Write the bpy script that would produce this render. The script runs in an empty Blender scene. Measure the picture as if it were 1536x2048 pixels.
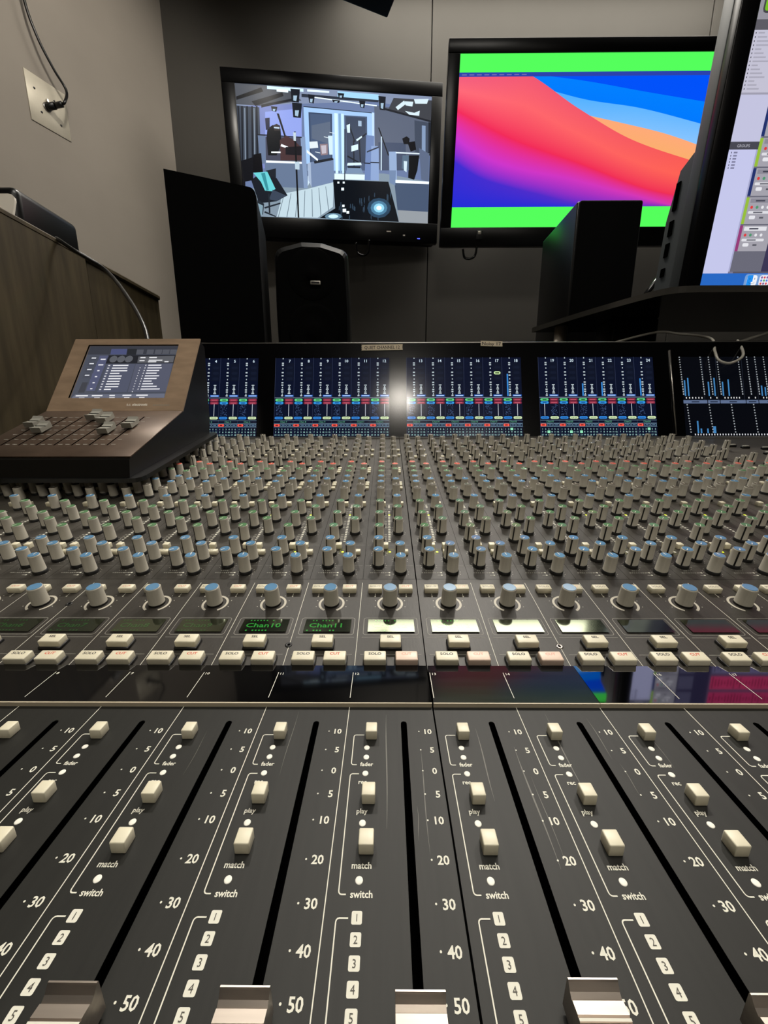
import bpy, bmesh, math, random
import numpy as np
from mathutils import Vector, Matrix

random.seed(7)
SC = bpy.context.scene
COL = SC.collection
H = 1.0                       # height of the camera above the floor

# ------------------------------------------------------------------ camera
cam_data = bpy.data.cameras.new('camera')
cam_data.sensor_fit = 'HORIZONTAL'
cam_data.sensor_width = 36.0
cam_data.lens = 790.0 / 1536.0 * 36.0
cam_data.clip_start = 0.005
cam = bpy.data.objects.new('camera', cam_data)
COL.objects.link(cam)
_p, _r, _y = math.radians(12.7), math.radians(-0.1), math.radians(-0.4)
_right = Vector((1, 0, 0)); _up = Vector((0, math.sin(_p), math.cos(_p))); _fw = Vector((0, math.cos(_p), -math.sin(_p)))
_r2 = _right * math.cos(_r) + _up * math.sin(_r); _u2 = _up * math.cos(_r) - _right * math.sin(_r)
_Z = Matrix(((math.cos(_y), math.sin(_y), 0), (-math.sin(_y), math.cos(_y), 0), (0, 0, 1)))
_r2, _u2, _fw = _Z @ _r2, _Z @ _u2, _Z @ _fw
M = Matrix((( _r2.x, _u2.x, -_fw.x, 0), (_r2.y, _u2.y, -_fw.y, 0), (_r2.z, _u2.z, -_fw.z, H), (0, 0, 0, 1)))
cam.matrix_world = M
SC.camera = cam

# ------------------------------------------------------------------ world, exposure, lamp strengths
world = bpy.data.worlds.new('world'); SC.world = world
world.use_nodes = True
world.node_tree.nodes['Background'].inputs[0].default_value = (0.9, 0.85, 0.75, 1)
world.node_tree.nodes['Background'].inputs[1].default_value = 0.0
SC.view_settings.view_transform = 'Standard'
SC.view_settings.look = 'None'
SC.view_settings.gamma = 1.0
SC.view_settings.exposure = 0.0
PANEL_LAMP = 8.0              # emission of the ceiling light panel over the far wall
DOWNLIGHT = 100.0             # emission of the recessed downlights, the right one an added fill
LAMP_COL = (1.0, 0.95, 0.86)
ADDED_SPOT_W = 62.0                 # the unseen spotlights added to brighten the console
ADDED_WALL_SPOT_W = 25.0            # the unseen spotlight added to brighten the left wall

# ------------------------------------------------------------------ helpers: materials
def lin(c):
    if isinstance(c, (int, float)): c = (c, c, c)
    return tuple(((v / 255.0) / 12.92 if v / 255.0 <= 0.04045 else ((v / 255.0 + 0.055) / 1.055) ** 2.4) for v in c)

MATS = {}
def mat(name, rgb, rough=0.5, metal=0.0, emit=0.0, noise=0.0, nscale=60.0, bump=0.0, spec=0.5, coat=0.0, stretch=None):
    m = bpy.data.materials.new(name); m.use_nodes = True
    nt = m.node_tree; b = nt.nodes['Principled BSDF']
    c = lin(rgb)
    b.inputs['Base Color'].default_value = (*c, 1)
    b.inputs['Roughness'].default_value = rough
    b.inputs['Metallic'].default_value = metal
    b.inputs['Specular IOR Level'].default_value = spec
    b.inputs['Coat Weight'].default_value = coat
    if emit > 0:
        b.inputs['Emission Color'].default_value = (*c, 1)
        b.inputs['Emission Strength'].default_value = emit
    if noise > 0 or bump > 0:
        tc = nt.nodes.new('ShaderNodeTexCoord')
        mp = nt.nodes.new('ShaderNodeMapping')
        nt.links.new(tc.outputs['Object'], mp.inputs['Vector'])
        if stretch: mp.inputs['Scale'].default_value = stretch
        n = nt.nodes.new('ShaderNodeTexNoise'); n.inputs['Scale'].default_value = nscale
        n.inputs['Detail'].default_value = 5
        nt.links.new(mp.outputs['Vector'], n.inputs['Vector'])
        if noise > 0:
            rp = nt.nodes.new('ShaderNodeValToRGB')
            rp.color_ramp.elements[0].position = 0.3; rp.color_ramp.elements[1].position = 0.7
            rp.color_ramp.elements[0].color = (*[max(0, v * (1 - noise)) for v in c], 1)
            rp.color_ramp.elements[1].color = (*[v * (1 + noise) for v in c], 1)
            nt.links.new(n.outputs['Fac'], rp.inputs['Fac'])
            nt.links.new(rp.outputs['Color'], b.inputs['Base Color'])
        if bump > 0:
            bp = nt.nodes.new('ShaderNodeBump'); bp.inputs['Strength'].default_value = bump
            bp.inputs['Distance'].default_value = 0.001
            nt.links.new(n.outputs['Fac'], bp.inputs['Height'])
            nt.links.new(bp.outputs['Normal'], b.inputs['Normal'])
    MATS[name] = m
    return m

def screen_mat(name, rough=0.12, strength=1.0, spec=0.5):
    m = bpy.data.materials.new(name); m.use_nodes = True
    nt = m.node_tree; b = nt.nodes['Principled BSDF']
    b.inputs['Base Color'].default_value = (0.004, 0.004, 0.005, 1)
    b.inputs['Roughness'].default_value = rough
    b.inputs['Specular IOR Level'].default_value = spec
    a = nt.nodes.new('ShaderNodeAttribute'); a.attribute_name = 'Col'
    nt.links.new(a.outputs['Color'], b.inputs['Emission Color'])
    b.inputs['Emission Strength'].default_value = strength
    return m

wall_paint = mat('wall_paint', (150, 142, 132), 0.85, noise=0.05, nscale=4, bump=0.15)
dark_wall_paint = mat('dark_wall_paint', (76, 73, 68), 0.8, noise=0.05, nscale=3, bump=0.1)
ceiling_paint = mat('ceiling_paint', (70, 68, 64), 0.9)
floor_mat = mat('floor_carpet', (40, 38, 36), 0.95, noise=0.3, nscale=300, bump=0.3)
lamp_mat = mat('lamp_diffuser', (255, 244, 224), 0.5)
b = lamp_mat.node_tree.nodes['Principled BSDF']
b.inputs['Emission Color'].default_value = (*LAMP_COL, 1); b.inputs['Emission Strength'].default_value = PANEL_LAMP
down_mat = mat('downlight_lens', (255, 244, 224), 0.5)
b = down_mat.node_tree.nodes['Principled BSDF']
b.inputs['Emission Color'].default_value = (1.0, 0.93, 0.82, 1); b.inputs['Emission Strength'].default_value = DOWNLIGHT
panel_grey = mat('charcoal_panel', (52, 49, 45), 0.42, spec=0.28, noise=0.10, nscale=14, bump=0.06, stretch=(60, 6, 60))
for _m in (panel_grey,):                                             # fine dust film that catches grazing light
    _b = _m.node_tree.nodes['Principled BSDF']
    _b.inputs['Sheen Weight'].default_value = 1.0; _b.inputs['Sheen Roughness'].default_value = 0.3
    _b.inputs['Sheen Tint'].default_value = (1.0, 0.95, 0.86, 1)
fader_grey = mat('charcoal_fader_panel', (32, 32, 29), 0.5, spec=0.3, noise=0.12, nscale=9, bump=0.05, stretch=(40, 3, 40))
print_white = mat('white_print', (222, 220, 205), 0.6)
print_grey = mat('grey_print', (150, 148, 138), 0.6)
print_dark = mat('dark_print', (70, 66, 58), 0.6)
print_red = mat('red_print', (214, 92, 66), 0.6)
ink_faded = mat('faded_red_print', (226, 170, 150), 0.6)
black_gap = mat('black_gap', (3, 3, 3), 0.9, spec=0.0)
black_plastic = mat('black_plastic', (16, 16, 16), 0.45)
black_satin = mat('black_satin', (12, 12, 12), 0.35)
speaker_black = mat('speaker_black', (3, 3, 3), 0.55, spec=0.2)
black_gloss = mat('black_gloss', (6, 6, 7), 0.16, spec=0.5)
black_cloth = mat('black_speaker_cloth', (3, 3, 3), 0.95, noise=0.3, nscale=400, spec=0.1)
cream = mat('cream_button_plastic', (226, 219, 194), 0.38, noise=0.03, nscale=200)
pink_cream = mat('pinkish_button_plastic', (232, 206, 186), 0.38)
knob_grey = mat('knob_silver_grey', (178, 173, 160), 0.38, metal=0.0, noise=0.05, nscale=900, stretch=(1, 1, 0.05))
knob_line = mat('knob_black_line', (8, 8, 8), 0.5)
cap_blue = mat('blue_cap', (92, 136, 172), 0.15)
cap_green = mat('green_cap', (92, 132, 92), 0.15)
cap_red = mat('red_cap', (216, 104, 88), 0.15)
cap_grey = mat('grey_cap', (104, 98, 88), 0.15)
ring_white = mat('ring_print', (190, 184, 168), 0.5)
silver = mat('silver_fader_metal', (168, 158, 148), 0.34, metal=0.9, noise=0.08, nscale=500, stretch=(0.1, 1, 1))
steel = mat('brushed_steel', (170, 165, 158), 0.3, metal=0.9)
led_white = mat('led_cream', (244, 242, 230), 0.5)
led_green = mat('lit_yellow_green_led', (215, 235, 30), 0.4, emit=1.2)
led_yellow_print = mat('yellow_green_print', (170, 176, 40), 0.6)
glass_strip = mat('glossy_black_strip', (5, 5, 6), 0.05, spec=0.6, noise=0.2, nscale=40)
strip_dusty = mat('dusty_black_strip', (14, 14, 15), 0.13, spec=0.3, noise=0.6, nscale=30, bump=0.01, stretch=(1, 8, 1))
strip_clean = mat('clean_reflective_strip', (140, 140, 144), 0.04, metal=1.0)
worn = mat('worn_light_streak', (92, 90, 82), 0.5)
strip_edge = mat('cream_strip_edge', (196, 184, 160), 0.5)
tape_paper = mat('paper_tape', (196, 182, 158), 0.8, noise=0.08, nscale=200)
ink = mat('marker_ink', (24, 20, 20), 0.7)
bronze = mat('brown_metal', (176, 150, 124), 0.36, metal=0.35, noise=0.16, nscale=26, stretch=(1, 3, 3))
bronze_dark = mat('dark_brown_metal', (92, 76, 64), 0.4, metal=0.4, noise=0.15, nscale=40)
wood_dark = mat('dark_stained_wood', (82, 72, 52), 0.5, noise=0.28, nscale=12, stretch=(6, 6, 0.6))
cable_black = mat('black_rubber', (14, 14, 14), 0.35)
cable_white = mat('pale_rubber', (176, 172, 162), 0.4)
plate_metal = mat('pale_metal_plate', (206, 198, 180), 0.5, metal=0.2, noise=0.05, nscale=30)
tv_grey = mat('grey_tv_plastic', (62, 66, 68), 0.5)
white_card = mat('white_card', (236, 228, 214), 0.6)
badge_metal = mat('badge_metal', (190, 184, 172), 0.35, metal=0.5)
blue_led = mat('blue_power_led', (70, 80, 255), 0.4, emit=3)
lcd_mat = screen_mat('remote_display_glass', 0.15, 1.0, 0.5)
name_lcd = screen_mat('green_lcd_glass', 0.09, 1.0, 0.8)
name_lcd.node_tree.nodes['Principled BSDF'].inputs['Base Color'].default_value = (0.20, 0.225, 0.16, 1)
name_lcd.node_tree.nodes['Principled BSDF'].inputs['Metallic'].default_value = 1.0
tv_mat = screen_mat('tv_picture', 0.25, 1.0, 0.08)
camera_view = screen_mat('camera_view_picture', 0.25, 1.35, 0.08)
meter_mat = screen_mat('meter_picture', 0.13, 1.0, 0.5)
monitor_mat = screen_mat('monitor_picture', 0.25, 1.0, 0.1)
tv_bezel = mat('tv_bezel', (5, 5, 6), 0.3, spec=0.25)
post_grey = mat('pale_metal_post', (158, 148, 134), 0.4)
speaker_lacquer = mat('speaker_lacquer', (6, 6, 6), 0.3, spec=0.7)

# ------------------------------------------------------------------ helpers: mesh building
class Frame:
    """origin + three axes"""
    def __init__(s, o, ex, ey, ez):
        s.o = Vector(o); s.ex = Vector(ex).normalized(); s.ey = Vector(ey).normalized(); s.ez = Vector(ez).normalized()
    def P(s, x, y, z=0.0): return s.o + s.ex * x + s.ey * y + s.ez * z
    def matrix(s, x=0, y=0, z=0, rot=0.0):
        p = s.P(x, y, z)
        m = Matrix(((s.ex.x, s.ey.x, s.ez.x, p.x), (s.ex.y, s.ey.y, s.ez.y, p.y), (s.ex.z, s.ey.z, s.ez.z, p.z), (0, 0, 0, 1)))
        return m @ Matrix.Rotation(rot, 4, 'Z')
W = Frame((0, 0, 0), (1, 0, 0), (0, 1, 0), (0, 0, 1))

KZ, CZ = 1.06, 1.10            # heights of the small and of the cue knobs against the drawn profiles
class MB:
    def __init__(s): s.v = []; s.f = []; s.m = []; s.sm = []; s.mats = []
    def mi(s, m):
        if m not in s.mats: s.mats.append(m)
        return s.mats.index(m)
    def face(s, pts, m, smooth=False):
        i = len(s.v); s.v += [tuple(p) for p in pts]; s.f.append(tuple(range(i, i + len(pts)))); s.m.append(s.mi(m)); s.sm.append(smooth)
    def mesh(s, vs, fs, m, fr=None, smooth=False):
        i = len(s.v); k = s.mi(m) if not isinstance(m, list) else None
        s.v += [tuple(fr.P(*p)) if fr else tuple(p) for p in vs]
        for n, f in enumerate(fs):
            s.f.append(tuple(i + q for q in f)); s.m.append(k if k is not None else s.mi(m[n])); s.sm.append(smooth)
    def box(s, c, d, m, fr=None, bev=0.0, seg=2, smooth=None):
        vs, fs = bevel_box(d[0], d[1], d[2], bev, seg)
        s.mesh([(v[0] + c[0], v[1] + c[1], v[2] + c[2]) for v in vs], fs, m, fr, smooth=(bev > 0) if smooth is None else smooth)
    def rect(s, fr, x0, y0, x1, y1, z, m): s.face([fr.P(x0, y0, z), fr.P(x1, y0, z), fr.P(x1, y1, z), fr.P(x0, y1, z)], m)
    def prism(s, outline, z0, z1, m, fr=W, side=None):
        n = len(outline); side = side or m
        s.face([fr.P(x, y, z1) for x, y in outline], m)
        s.face([fr.P(x, y, z0) for x, y in reversed(outline)], m)
        for i in range(n):
            a, b_ = outline[i], outline[(i + 1) % n]
            s.face([fr.P(a[0], a[1], z0), fr.P(b_[0], b_[1], z0), fr.P(b_[0], b_[1], z1), fr.P(a[0], a[1], z1)], side)
    def lathe(s, prof, m, fr=W, x=0, y=0, z=0, n=20, close=True, smooth=True):
        vs = []; fs = []; ms = []
        for r, h in prof:
            for k in range(n):
                a = 2 * math.pi * k / n; vs.append((x + r * math.cos(a), y + r * math.sin(a), z + h))
        for j in range(len(prof) - 1):
            for k in range(n):
                fs.append((j * n + k, j * n + (k + 1) % n, (j + 1) * n + (k + 1) % n, (j + 1) * n + k)); ms.append(m[j] if isinstance(m, list) else m)
        if close:
            fs.append(tuple((len(prof) - 1) * n + k for k in range(n))); ms.append(ms[-1])
        s.mesh(vs, fs, ms, fr, smooth)
    def ribbon(s, fr, pts, w, z, m, closed=False):
        P_ = [Vector((p[0], p[1])) for p in pts]; n = len(P_); L = []; R_ = []
        for i in range(n):
            a = P_[(i - 1) % n] if (closed or i > 0) else P_[i]; c = P_[(i + 1) % n] if (closed or i < n - 1) else P_[i]
            d1 = (P_[i] - a); d2 = (c - P_[i])
            if d1.length < 1e-9: d1 = d2
            if d2.length < 1e-9: d2 = d1
            d1.normalize(); d2.normalize(); t = (d1 + d2)
            if t.length < 1e-6: t = d1
            t.normalize(); nn = Vector((-t.y, t.x)); k = max(0.4, nn.dot(Vector((-d1.y, d1.x))))
            L.append(P_[i] + nn * (w / 2 / k)); R_.append(P_[i] - nn * (w / 2 / k))
        for i in range(n if closed else n - 1):
            j = (i + 1) % n
            s.face([fr.P(R_[i].x, R_[i].y, z), fr.P(R_[j].x, R_[j].y, z), fr.P(L[j].x, L[j].y, z), fr.P(L[i].x, L[i].y, z)], m)
    def disc(s, fr, x, y, z, r, m, n=14): s.face([fr.P(x + r * math.cos(2 * math.pi * k / n), y + r * math.sin(2 * math.pi * k / n), z) for k in range(n)], m)
    def text(s, fr, txt, x, y, z, em, m, align='C', sx=1.0, bold=0.0, rot=0.0):
        vs, fs, w = text_mesh(txt, bold)
        ox = {'C': -w / 2, 'L': 0, 'R': -w}[align]; c, q = math.cos(rot), math.sin(rot)
        out = []
        for a, b_ in vs:
            a = (a + ox) * em * sx; b_ = b_ * em
            out.append((x + a * c - b_ * q, y + a * q + b_ * c, z))
        s.mesh(out, fs, m, fr)
    def tube(s, pts, r, m, n=8, caps=True):
        P_ = [Vector(p) for p in pts]; rings = []
        for i, p in enumerate(P_):
            t = (P_[min(i + 1, len(P_) - 1)] - P_[max(i - 1, 0)]).normalized()
            u = t.cross(Vector((0, 0, 1)))
            if u.length < 1e-3: u = t.cross(Vector((0, 1, 0)))
            u.normalize(); w_ = u.cross(t)
            rings.append([p + (u * math.cos(2 * math.pi * k / n) + w_ * math.sin(2 * math.pi * k / n)) * r for k in range(n)])
        vs = [v for R_ in rings for v in R_]; fs = []
        for i in range(len(P_) - 1):
            for k in range(n): fs.append((i * n + k, i * n + (k + 1) % n, (i + 1) * n + (k + 1) % n, (i + 1) * n + k))
        if caps: fs += [tuple(range(n))[::-1], tuple((len(P_) - 1) * n + k for k in range(n))]
        s.mesh(vs, fs, m, None, True)
    def merge(s, other, mtx):
        i = len(s.v); s.v += [tuple(mtx @ Vector(v)) for v in other.v]
        for f, m, q in zip(other.f, other.m, other.sm):
            s.f.append(tuple(i + k for k in f)); s.m.append(s.mi(other.mats[m])); s.sm.append(q)
    def data(s, name):
        me = bpy.data.meshes.new(name); me.from_pydata(s.v, [], s.f)
        for m in s.mats: me.materials.append(m)
        me.polygons.foreach_set('material_index', s.m)
        me.polygons.foreach_set('use_smooth', s.sm)
        me.update(); return me
    def build(s, name, parent=None):
        return put(name, s.data(name), parent)

_BB = {}
def bevel_box(sx, sy, sz, bev, seg=2):
    key = (round(sx, 6), round(sy, 6), round(sz, 6), round(bev, 6), seg)
    if key not in _BB:
        bm = bmesh.new(); bmesh.ops.create_cube(bm, size=1)
        bmesh.ops.scale(bm, vec=(sx, sy, sz), verts=bm.verts)
        if bev > 0: bmesh.ops.bevel(bm, geom=list(bm.edges), offset=bev, segments=seg, profile=0.5, affect='EDGES', clamp_overlap=True)
        bm.verts.ensure_lookup_table()
        _BB[key] = ([tuple(v.co) for v in bm.verts], [tuple(v.index for v in f.verts) for f in bm.faces]); bm.free()
    return _BB[key]

_TX = {}
def text_mesh(txt, bold=0.0):
    key = (txt, bold)
    if key not in _TX:
        cu = bpy.data.curves.new('lettering', 'FONT'); cu.body = txt; cu.size = 1.0; cu.resolution_u = 2; cu.offset = bold
        ob = bpy.data.objects.new('lettering', cu); COL.objects.link(ob)
        dg = bpy.context.evaluated_depsgraph_get(); dg.update()
        ev = ob.evaluated_get(dg); me = ev.to_mesh()
        vs = [(v.co.x, v.co.y) for v in me.vertices]; fs = [tuple(p.vertices) for p in me.polygons]
        ev.to_mesh_clear(); COL.objects.unlink(ob); bpy.data.objects.remove(ob); bpy.data.curves.remove(cu)
        x0 = min((v[0] for v in vs), default=0); x1 = max((v[0] for v in vs), default=0)
        vs = [(a - x0, b_) for a, b_ in vs]
        _TX[key] = (vs, fs, x1 - x0)
    return _TX[key]

class Picture:
    """a flat picture shown by a screen: polygons with their own colours, on one plane"""
    def __init__(s, fr): s.fr = fr; s.v = []; s.f = []; s.c = []; s.n = 0
    def poly(s, pts, col, lift=None):
        s.n += 1; z = 0.00004 * (s.n % 400) if lift is None else lift
        i = len(s.v); s.v += [tuple(s.fr.P(p[0], p[1], z)) for p in pts]; s.f.append(tuple(range(i, i + len(pts))))
        cols = col if isinstance(col, list) else [col] * len(pts)
        s.c += [(*lin(c), 1.0) for c in cols]
    def rect(s, x0, y0, x1, y1, col, lift=None): s.poly([(x0, y0), (x1, y0), (x1, y1), (x0, y1)], col, lift)
    def pill(s, x0, y0, x1, y1, col, lift=None, k=0.35):
        r = min(x1 - x0, y1 - y0) * k; pts = []
        for cx, cy, a0 in ((x1 - r, y1 - r, 0), (x0 + r, y1 - r, 90), (x0 + r, y0 + r, 180), (x1 - r, y0 + r, 270)):
            for q in (0, 45, 90): a = math.radians(a0 + q); pts.append((cx + r * math.cos(a), cy + r * math.sin(a)))
        s.poly(pts, col, lift)
    def text(s, txt, x, y, em, col, lift, align='C', sx=1.0):
        vs, fs, w = text_mesh(txt, 0.01); ox = {'C': -w / 2, 'L': 0, 'R': -w}[align]
        i = len(s.v); s.v += [tuple(s.fr.P(x + (a + ox) * em * sx, y + b_ * em, lift)) for a, b_ in vs]
        s.f += [tuple(i + k for k in f) for f in fs]; s.c += [(*lin(col), 1.0)] * len(vs)
    def build(s, name, m, parent):
        me = bpy.data.meshes.new(name); me.from_pydata(s.v, [], s.f)
        at = me.color_attributes.new('Col', 'FLOAT_COLOR', 'POINT')
        at.data.foreach_set('color', [q for c in s.c for q in c])
        me.materials.append(m); me.update()
        return put(name, me, parent)

ORIG = {}
def put(name, me, parent=None, mtx=None):
    """link a mesh whose vertices are world coordinates (or local ones with a matrix) as a child of a thing or part"""
    o = bpy.data.objects.new(name, me); COL.objects.link(o)
    m = mtx or Matrix.Identity(4)
    if parent is not None:
        o.parent = parent
        m = ORIG.get(parent.name, Matrix.Identity(4)).inverted() @ m
    ORIG[o.name] = mtx or Matrix.Identity(4)
    o.matrix_local = m
    return o
def thing(name, loc, label, cat, group=None):
    o = bpy.data.objects.new(name, None); o.empty_display_size = 0.05; COL.objects.link(o)
    o.location = loc; ORIG[o.name] = Matrix.Translation(Vector(loc)); return tag(o, label, cat, group)
def tag(o, label, cat, group=None):
    o['label'] = label; o['category'] = cat
    if group: o['group'] = group
    return o
def struct(o): o['kind'] = 'structure'; return o
def spline(pts, n=8):
    P_ = [Vector(p) for p in pts]; out = []
    for i in range(len(P_) - 1):
        p0, p1, p2, p3 = P_[max(i - 1, 0)], P_[i], P_[i + 1], P_[min(i + 2, len(P_) - 1)]
        for k in range(n):
            t = k / n; out.append(0.5 * ((2 * p1) + (p2 - p0) * t + (2 * p0 - 5 * p1 + 4 * p2 - p3) * t * t + (3 * p1 - p0 - 3 * p2 + p3) * t ** 3))
    out.append(P_[-1]); return out
def axes(yaw, tilt):
    yw, t = math.radians(yaw), math.radians(tilt)
    ex = Vector((math.cos(yw), math.sin(yw), 0)); nh = Vector((math.sin(yw), -math.cos(yw), 0))
    n = nh * math.cos(t) - Vector((0, 0, 1)) * math.sin(t); return ex, n.cross(ex), n
def homography(src, dst):
    A = []
    for (x, y), (u, v) in zip(src, dst):
        A.append([x, y, 1, 0, 0, 0, -u * x, -u * y, -u]); A.append([0, 0, 0, x, y, 1, -v * x, -v * y, -v])
    h = np.linalg.svd(np.array(A, float))[2][-1].reshape(3, 3)
    def f(x, y):
        q = h @ np.array([x, y, 1.0]); return (float(q[0] / q[2]), float(q[1] / q[2]))
    return f

# ------------------------------------------------------------------ the room
CEIL = H + 1.85
BACK = 2.15
CORNER = Vector((-0.984, BACK, 0))
LW = Vector((math.sin(math.radians(23)), math.cos(math.radians(23)), 0))      # the left wall runs along this line
RIGHT = 3.0; REAR = -3.0
lw_end = CORNER + LW * ((REAR - BACK) / LW.y)
mb = MB(); mb.box((0.4, -0.4, -0.05), (7.6, 5.6, 0.1), floor_mat); struct(mb.build('floor'))
mb = MB(); mb.box((0.4, -0.4, CEIL + 0.05), (7.6, 5.6, 0.1), ceiling_paint); struct(mb.build('ceiling'))
mb = MB()
for x0, x1 in ((-1.2, 0.1966), (0.2006, 1.4100), (1.4140, RIGHT)):            # boarded wall with two open joints
    mb.box(((x0 + x1) / 2, BACK + 0.02, CEIL / 2), (x1 - x0, 0.04, CEIL), dark_wall_paint, bev=0.0015, seg=1, smooth=False)
mb.box(((RIGHT - 1.2) / 2, BACK + 0.07, CEIL / 2), (RIGHT + 1.2, 0.06, CEIL), black_gap)
struct(mb.build('wall_back'))
nL = Vector((-LW.y, LW.x, 0))
mb = MB(); mb.prism([tuple((CORNER + LW * 0.05).xy), tuple((CORNER + LW * 0.05 + nL * 0.1).xy), tuple((lw_end + nL * 0.1).xy), tuple(lw_end.xy)], 0, CEIL, wall_paint); struct(mb.build('wall_left'))
mb = MB(); mb.box((RIGHT + 0.05, (BACK + REAR) / 2, CEIL / 2), (0.1, BACK - REAR, CEIL), dark_wall_paint); struct(mb.build('wall_right'))
mb = MB(); mb.box((0, REAR - 0.05, CEIL / 2), (6.2, 0.1, CEIL), dark_wall_paint); struct(mb.build('wall_rear'))

# ceiling lamps, some added only for their light
def light_panel(cx, cy, sx, sy, label, lens=None):
    t = thing('ceiling_light_panel', (cx, cy, CEIL), label, 'ceiling light')
    m = MB(); fw = 0.02
    for c, d in (((cx, cy - sy / 2 - fw / 2, CEIL - 0.015), (sx + 2 * fw, fw, 0.03)), ((cx, cy + sy / 2 + fw / 2, CEIL - 0.015), (sx + 2 * fw, fw, 0.03)),
                 ((cx - sx / 2 - fw / 2, cy, CEIL - 0.015), (fw, sy, 0.03)), ((cx + sx / 2 + fw / 2, cy, CEIL - 0.015), (fw, sy, 0.03))): m.box(c, d, steel)
    m.build('frame', t)
    m = MB(); m.box((cx, cy, CEIL - 0.009), (sx, sy, 0.016), lens or lamp_mat); m.build('diffuser', t)
OVERHEAD_FILL = 14.0  # added panel out of view, softens the shadows on the console
overhead_fill_mat = mat('overhead_fill_diffuser', (255, 246, 230), 0.5)
b = overhead_fill_mat.node_tree.nodes['Principled BSDF']
b.inputs['Emission Color'].default_value = (*LAMP_COL, 1); b.inputs['Emission Strength'].default_value = OVERHEAD_FILL
light_panel(0.10, 0.10, 0.60, 0.60, 'added square fill panel on the ceiling above the front of the console', overhead_fill_mat)
light_panel(0.65, 1.85, 1.70, 0.50, 'long flat ceiling light panel in front of the far wall')
def downlight(cx, cy, r, label):
    t = thing('ceiling_downlight', (cx, cy, CEIL), label, 'ceiling light', 'round downlights behind the engineer')
    m = MB(); m.lathe([(r * 0.9, -0.002), (r * 0.92, -0.02), (r * 1.25, -0.02), (r * 1.3, -0.001)], steel, x=cx, y=cy, z=CEIL, n=28, close=False); m.build('trim_ring', t)
    m = MB(); m.lathe([(r * 0.9, -0.001), (r * 0.9, -0.012), (r * 0.5, -0.014)], down_mat, x=cx, y=cy, z=CEIL, n=28); m.build('lens', t)
downlight(0.12, -1.45, 0.10, 'round recessed downlight behind the camera, near the middle')
downlight(0.9, -2.45, 0.14, 'added round fill downlight behind the camera, toward the right')  # added lamp, brightens the faces turned toward the camera
def spotlight(x, y, target, watts, cone, label):  # lamps added out of view for the console and left wall
    t = thing('added_spotlight', (x, y, CEIL), label, 'ceiling light', 'added ceiling spotlights')
    a = Vector((x, y, CEIL - 0.10)); d = (Vector(target) - a).normalized()
    q = d.to_track_quat('-Z', 'Y'); R3 = q.to_matrix()
    fr = Frame(a, R3 @ Vector((1, 0, 0)), R3 @ Vector((0, 1, 0)), R3 @ Vector((0, 0, 1)))
    m = MB(); m.lathe([(0.02, 0.06), (0.045, 0.05), (0.05, -0.05), (0.046, -0.05), (0.042, 0.0)], black_plastic, fr, n=24); m.build('can', t)
    m = MB(); m.lathe([(0.042, -0.020), (0.02, -0.016)], lamp_mat, fr, n=24); m.build('lens', t)
    m = MB(); m.tube([a + Vector((0, 0, 0.02)), (x, y, CEIL)], 0.008, black_plastic, 10); m.build('stem', t)
    ld = bpy.data.lights.new('spot', 'SPOT'); ld.energy = watts; ld.color = (1.0, 0.94, 0.84); ld.spot_size = math.radians(cone); ld.spot_blend = 0.6; ld.shadow_soft_size = 0.04
    lo = bpy.data.objects.new('lamp', ld); COL.objects.link(lo); lo.parent = t
    lo.matrix_local = Matrix.Translation(-Vector((x, y, CEIL))) @ Matrix.Translation(a + d * 0.06) @ R3.to_4x4()
spotlight(-0.45, 1.50, (-0.30, 0.35, H), ADDED_SPOT_W * 0.7, 70, 'added unseen spotlight on the left, brightening the console')
spotlight(0.38, 1.52, (0.10, 0.25, H), ADDED_SPOT_W * 1.15, 70, 'added unseen spotlight in the middle, brightening the console')
spotlight(1.15, 1.50, (0.60, 0.35, H), ADDED_SPOT_W * 0.7, 70, 'added unseen spotlight on the right, brightening the console')
spotlight(-0.48, 1.02, (-1.15, 1.55, H + 1.15), ADDED_WALL_SPOT_W, 110, 'added unseen spotlight brightening the left wall')

# ------------------------------------------------------------------ the mixing console
S = 0.040                     # width of one channel strip
X12 = -0.0179                 # left edge of channel 12
FIRST, LAST = -11, 13         # channel lines 1 .. 25 relative to channel 12
def panel_frame(A, B):
    c = 1 / math.sqrt(1 + B * B); return Frame((X12, 0, H + A), (1, 0, 0), (0, c, B * c), (0, -B * c, c))
MAIN = panel_frame(-0.17201, 0.20521)
FAD = panel_frame(-0.13894, 0.03351)
STR = panel_frame(-0.1362, 0.0310)
mm = 0.001
console = thing('mixing_console', (0.0, 0.3, 0.0), 'large charcoal mixing console filling the foreground, rows of grey knobs and cream buttons', 'mixing console')
XL, XR = X12 + (FIRST - 1) * S, X12 + 34 * S
# cabinet of the console
mb = MB()
prof = [(-0.10, 0.62), (-0.10, 0.835), (0.165, 0.848), (0.72, 0.957), (0.775, 1.128), (0.86, 1.128), (0.86, 0.62)]
YZ = Frame((0, 0, 0), (0, 1, 0), (0, 0, 1), (1, 0, 0))
mb.prism(prof, XL - 0.03, XL, black_satin, YZ)
mb.prism(prof, XR, XR + 0.03, black_satin, YZ)
mb.box(((XL + XR) / 2, 0.38, 0.66), (XR - XL, 0.94, 0.08), black_satin)
mb.build('cabinet', console)
for x in (XL + 0.1, XR - 0.1):
    mb = MB(); mb.box((x, 0.40, 0.31), (0.08, 0.5, 0.62), black_satin, bev=0.005); mb.build('pedestal', console)

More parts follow.
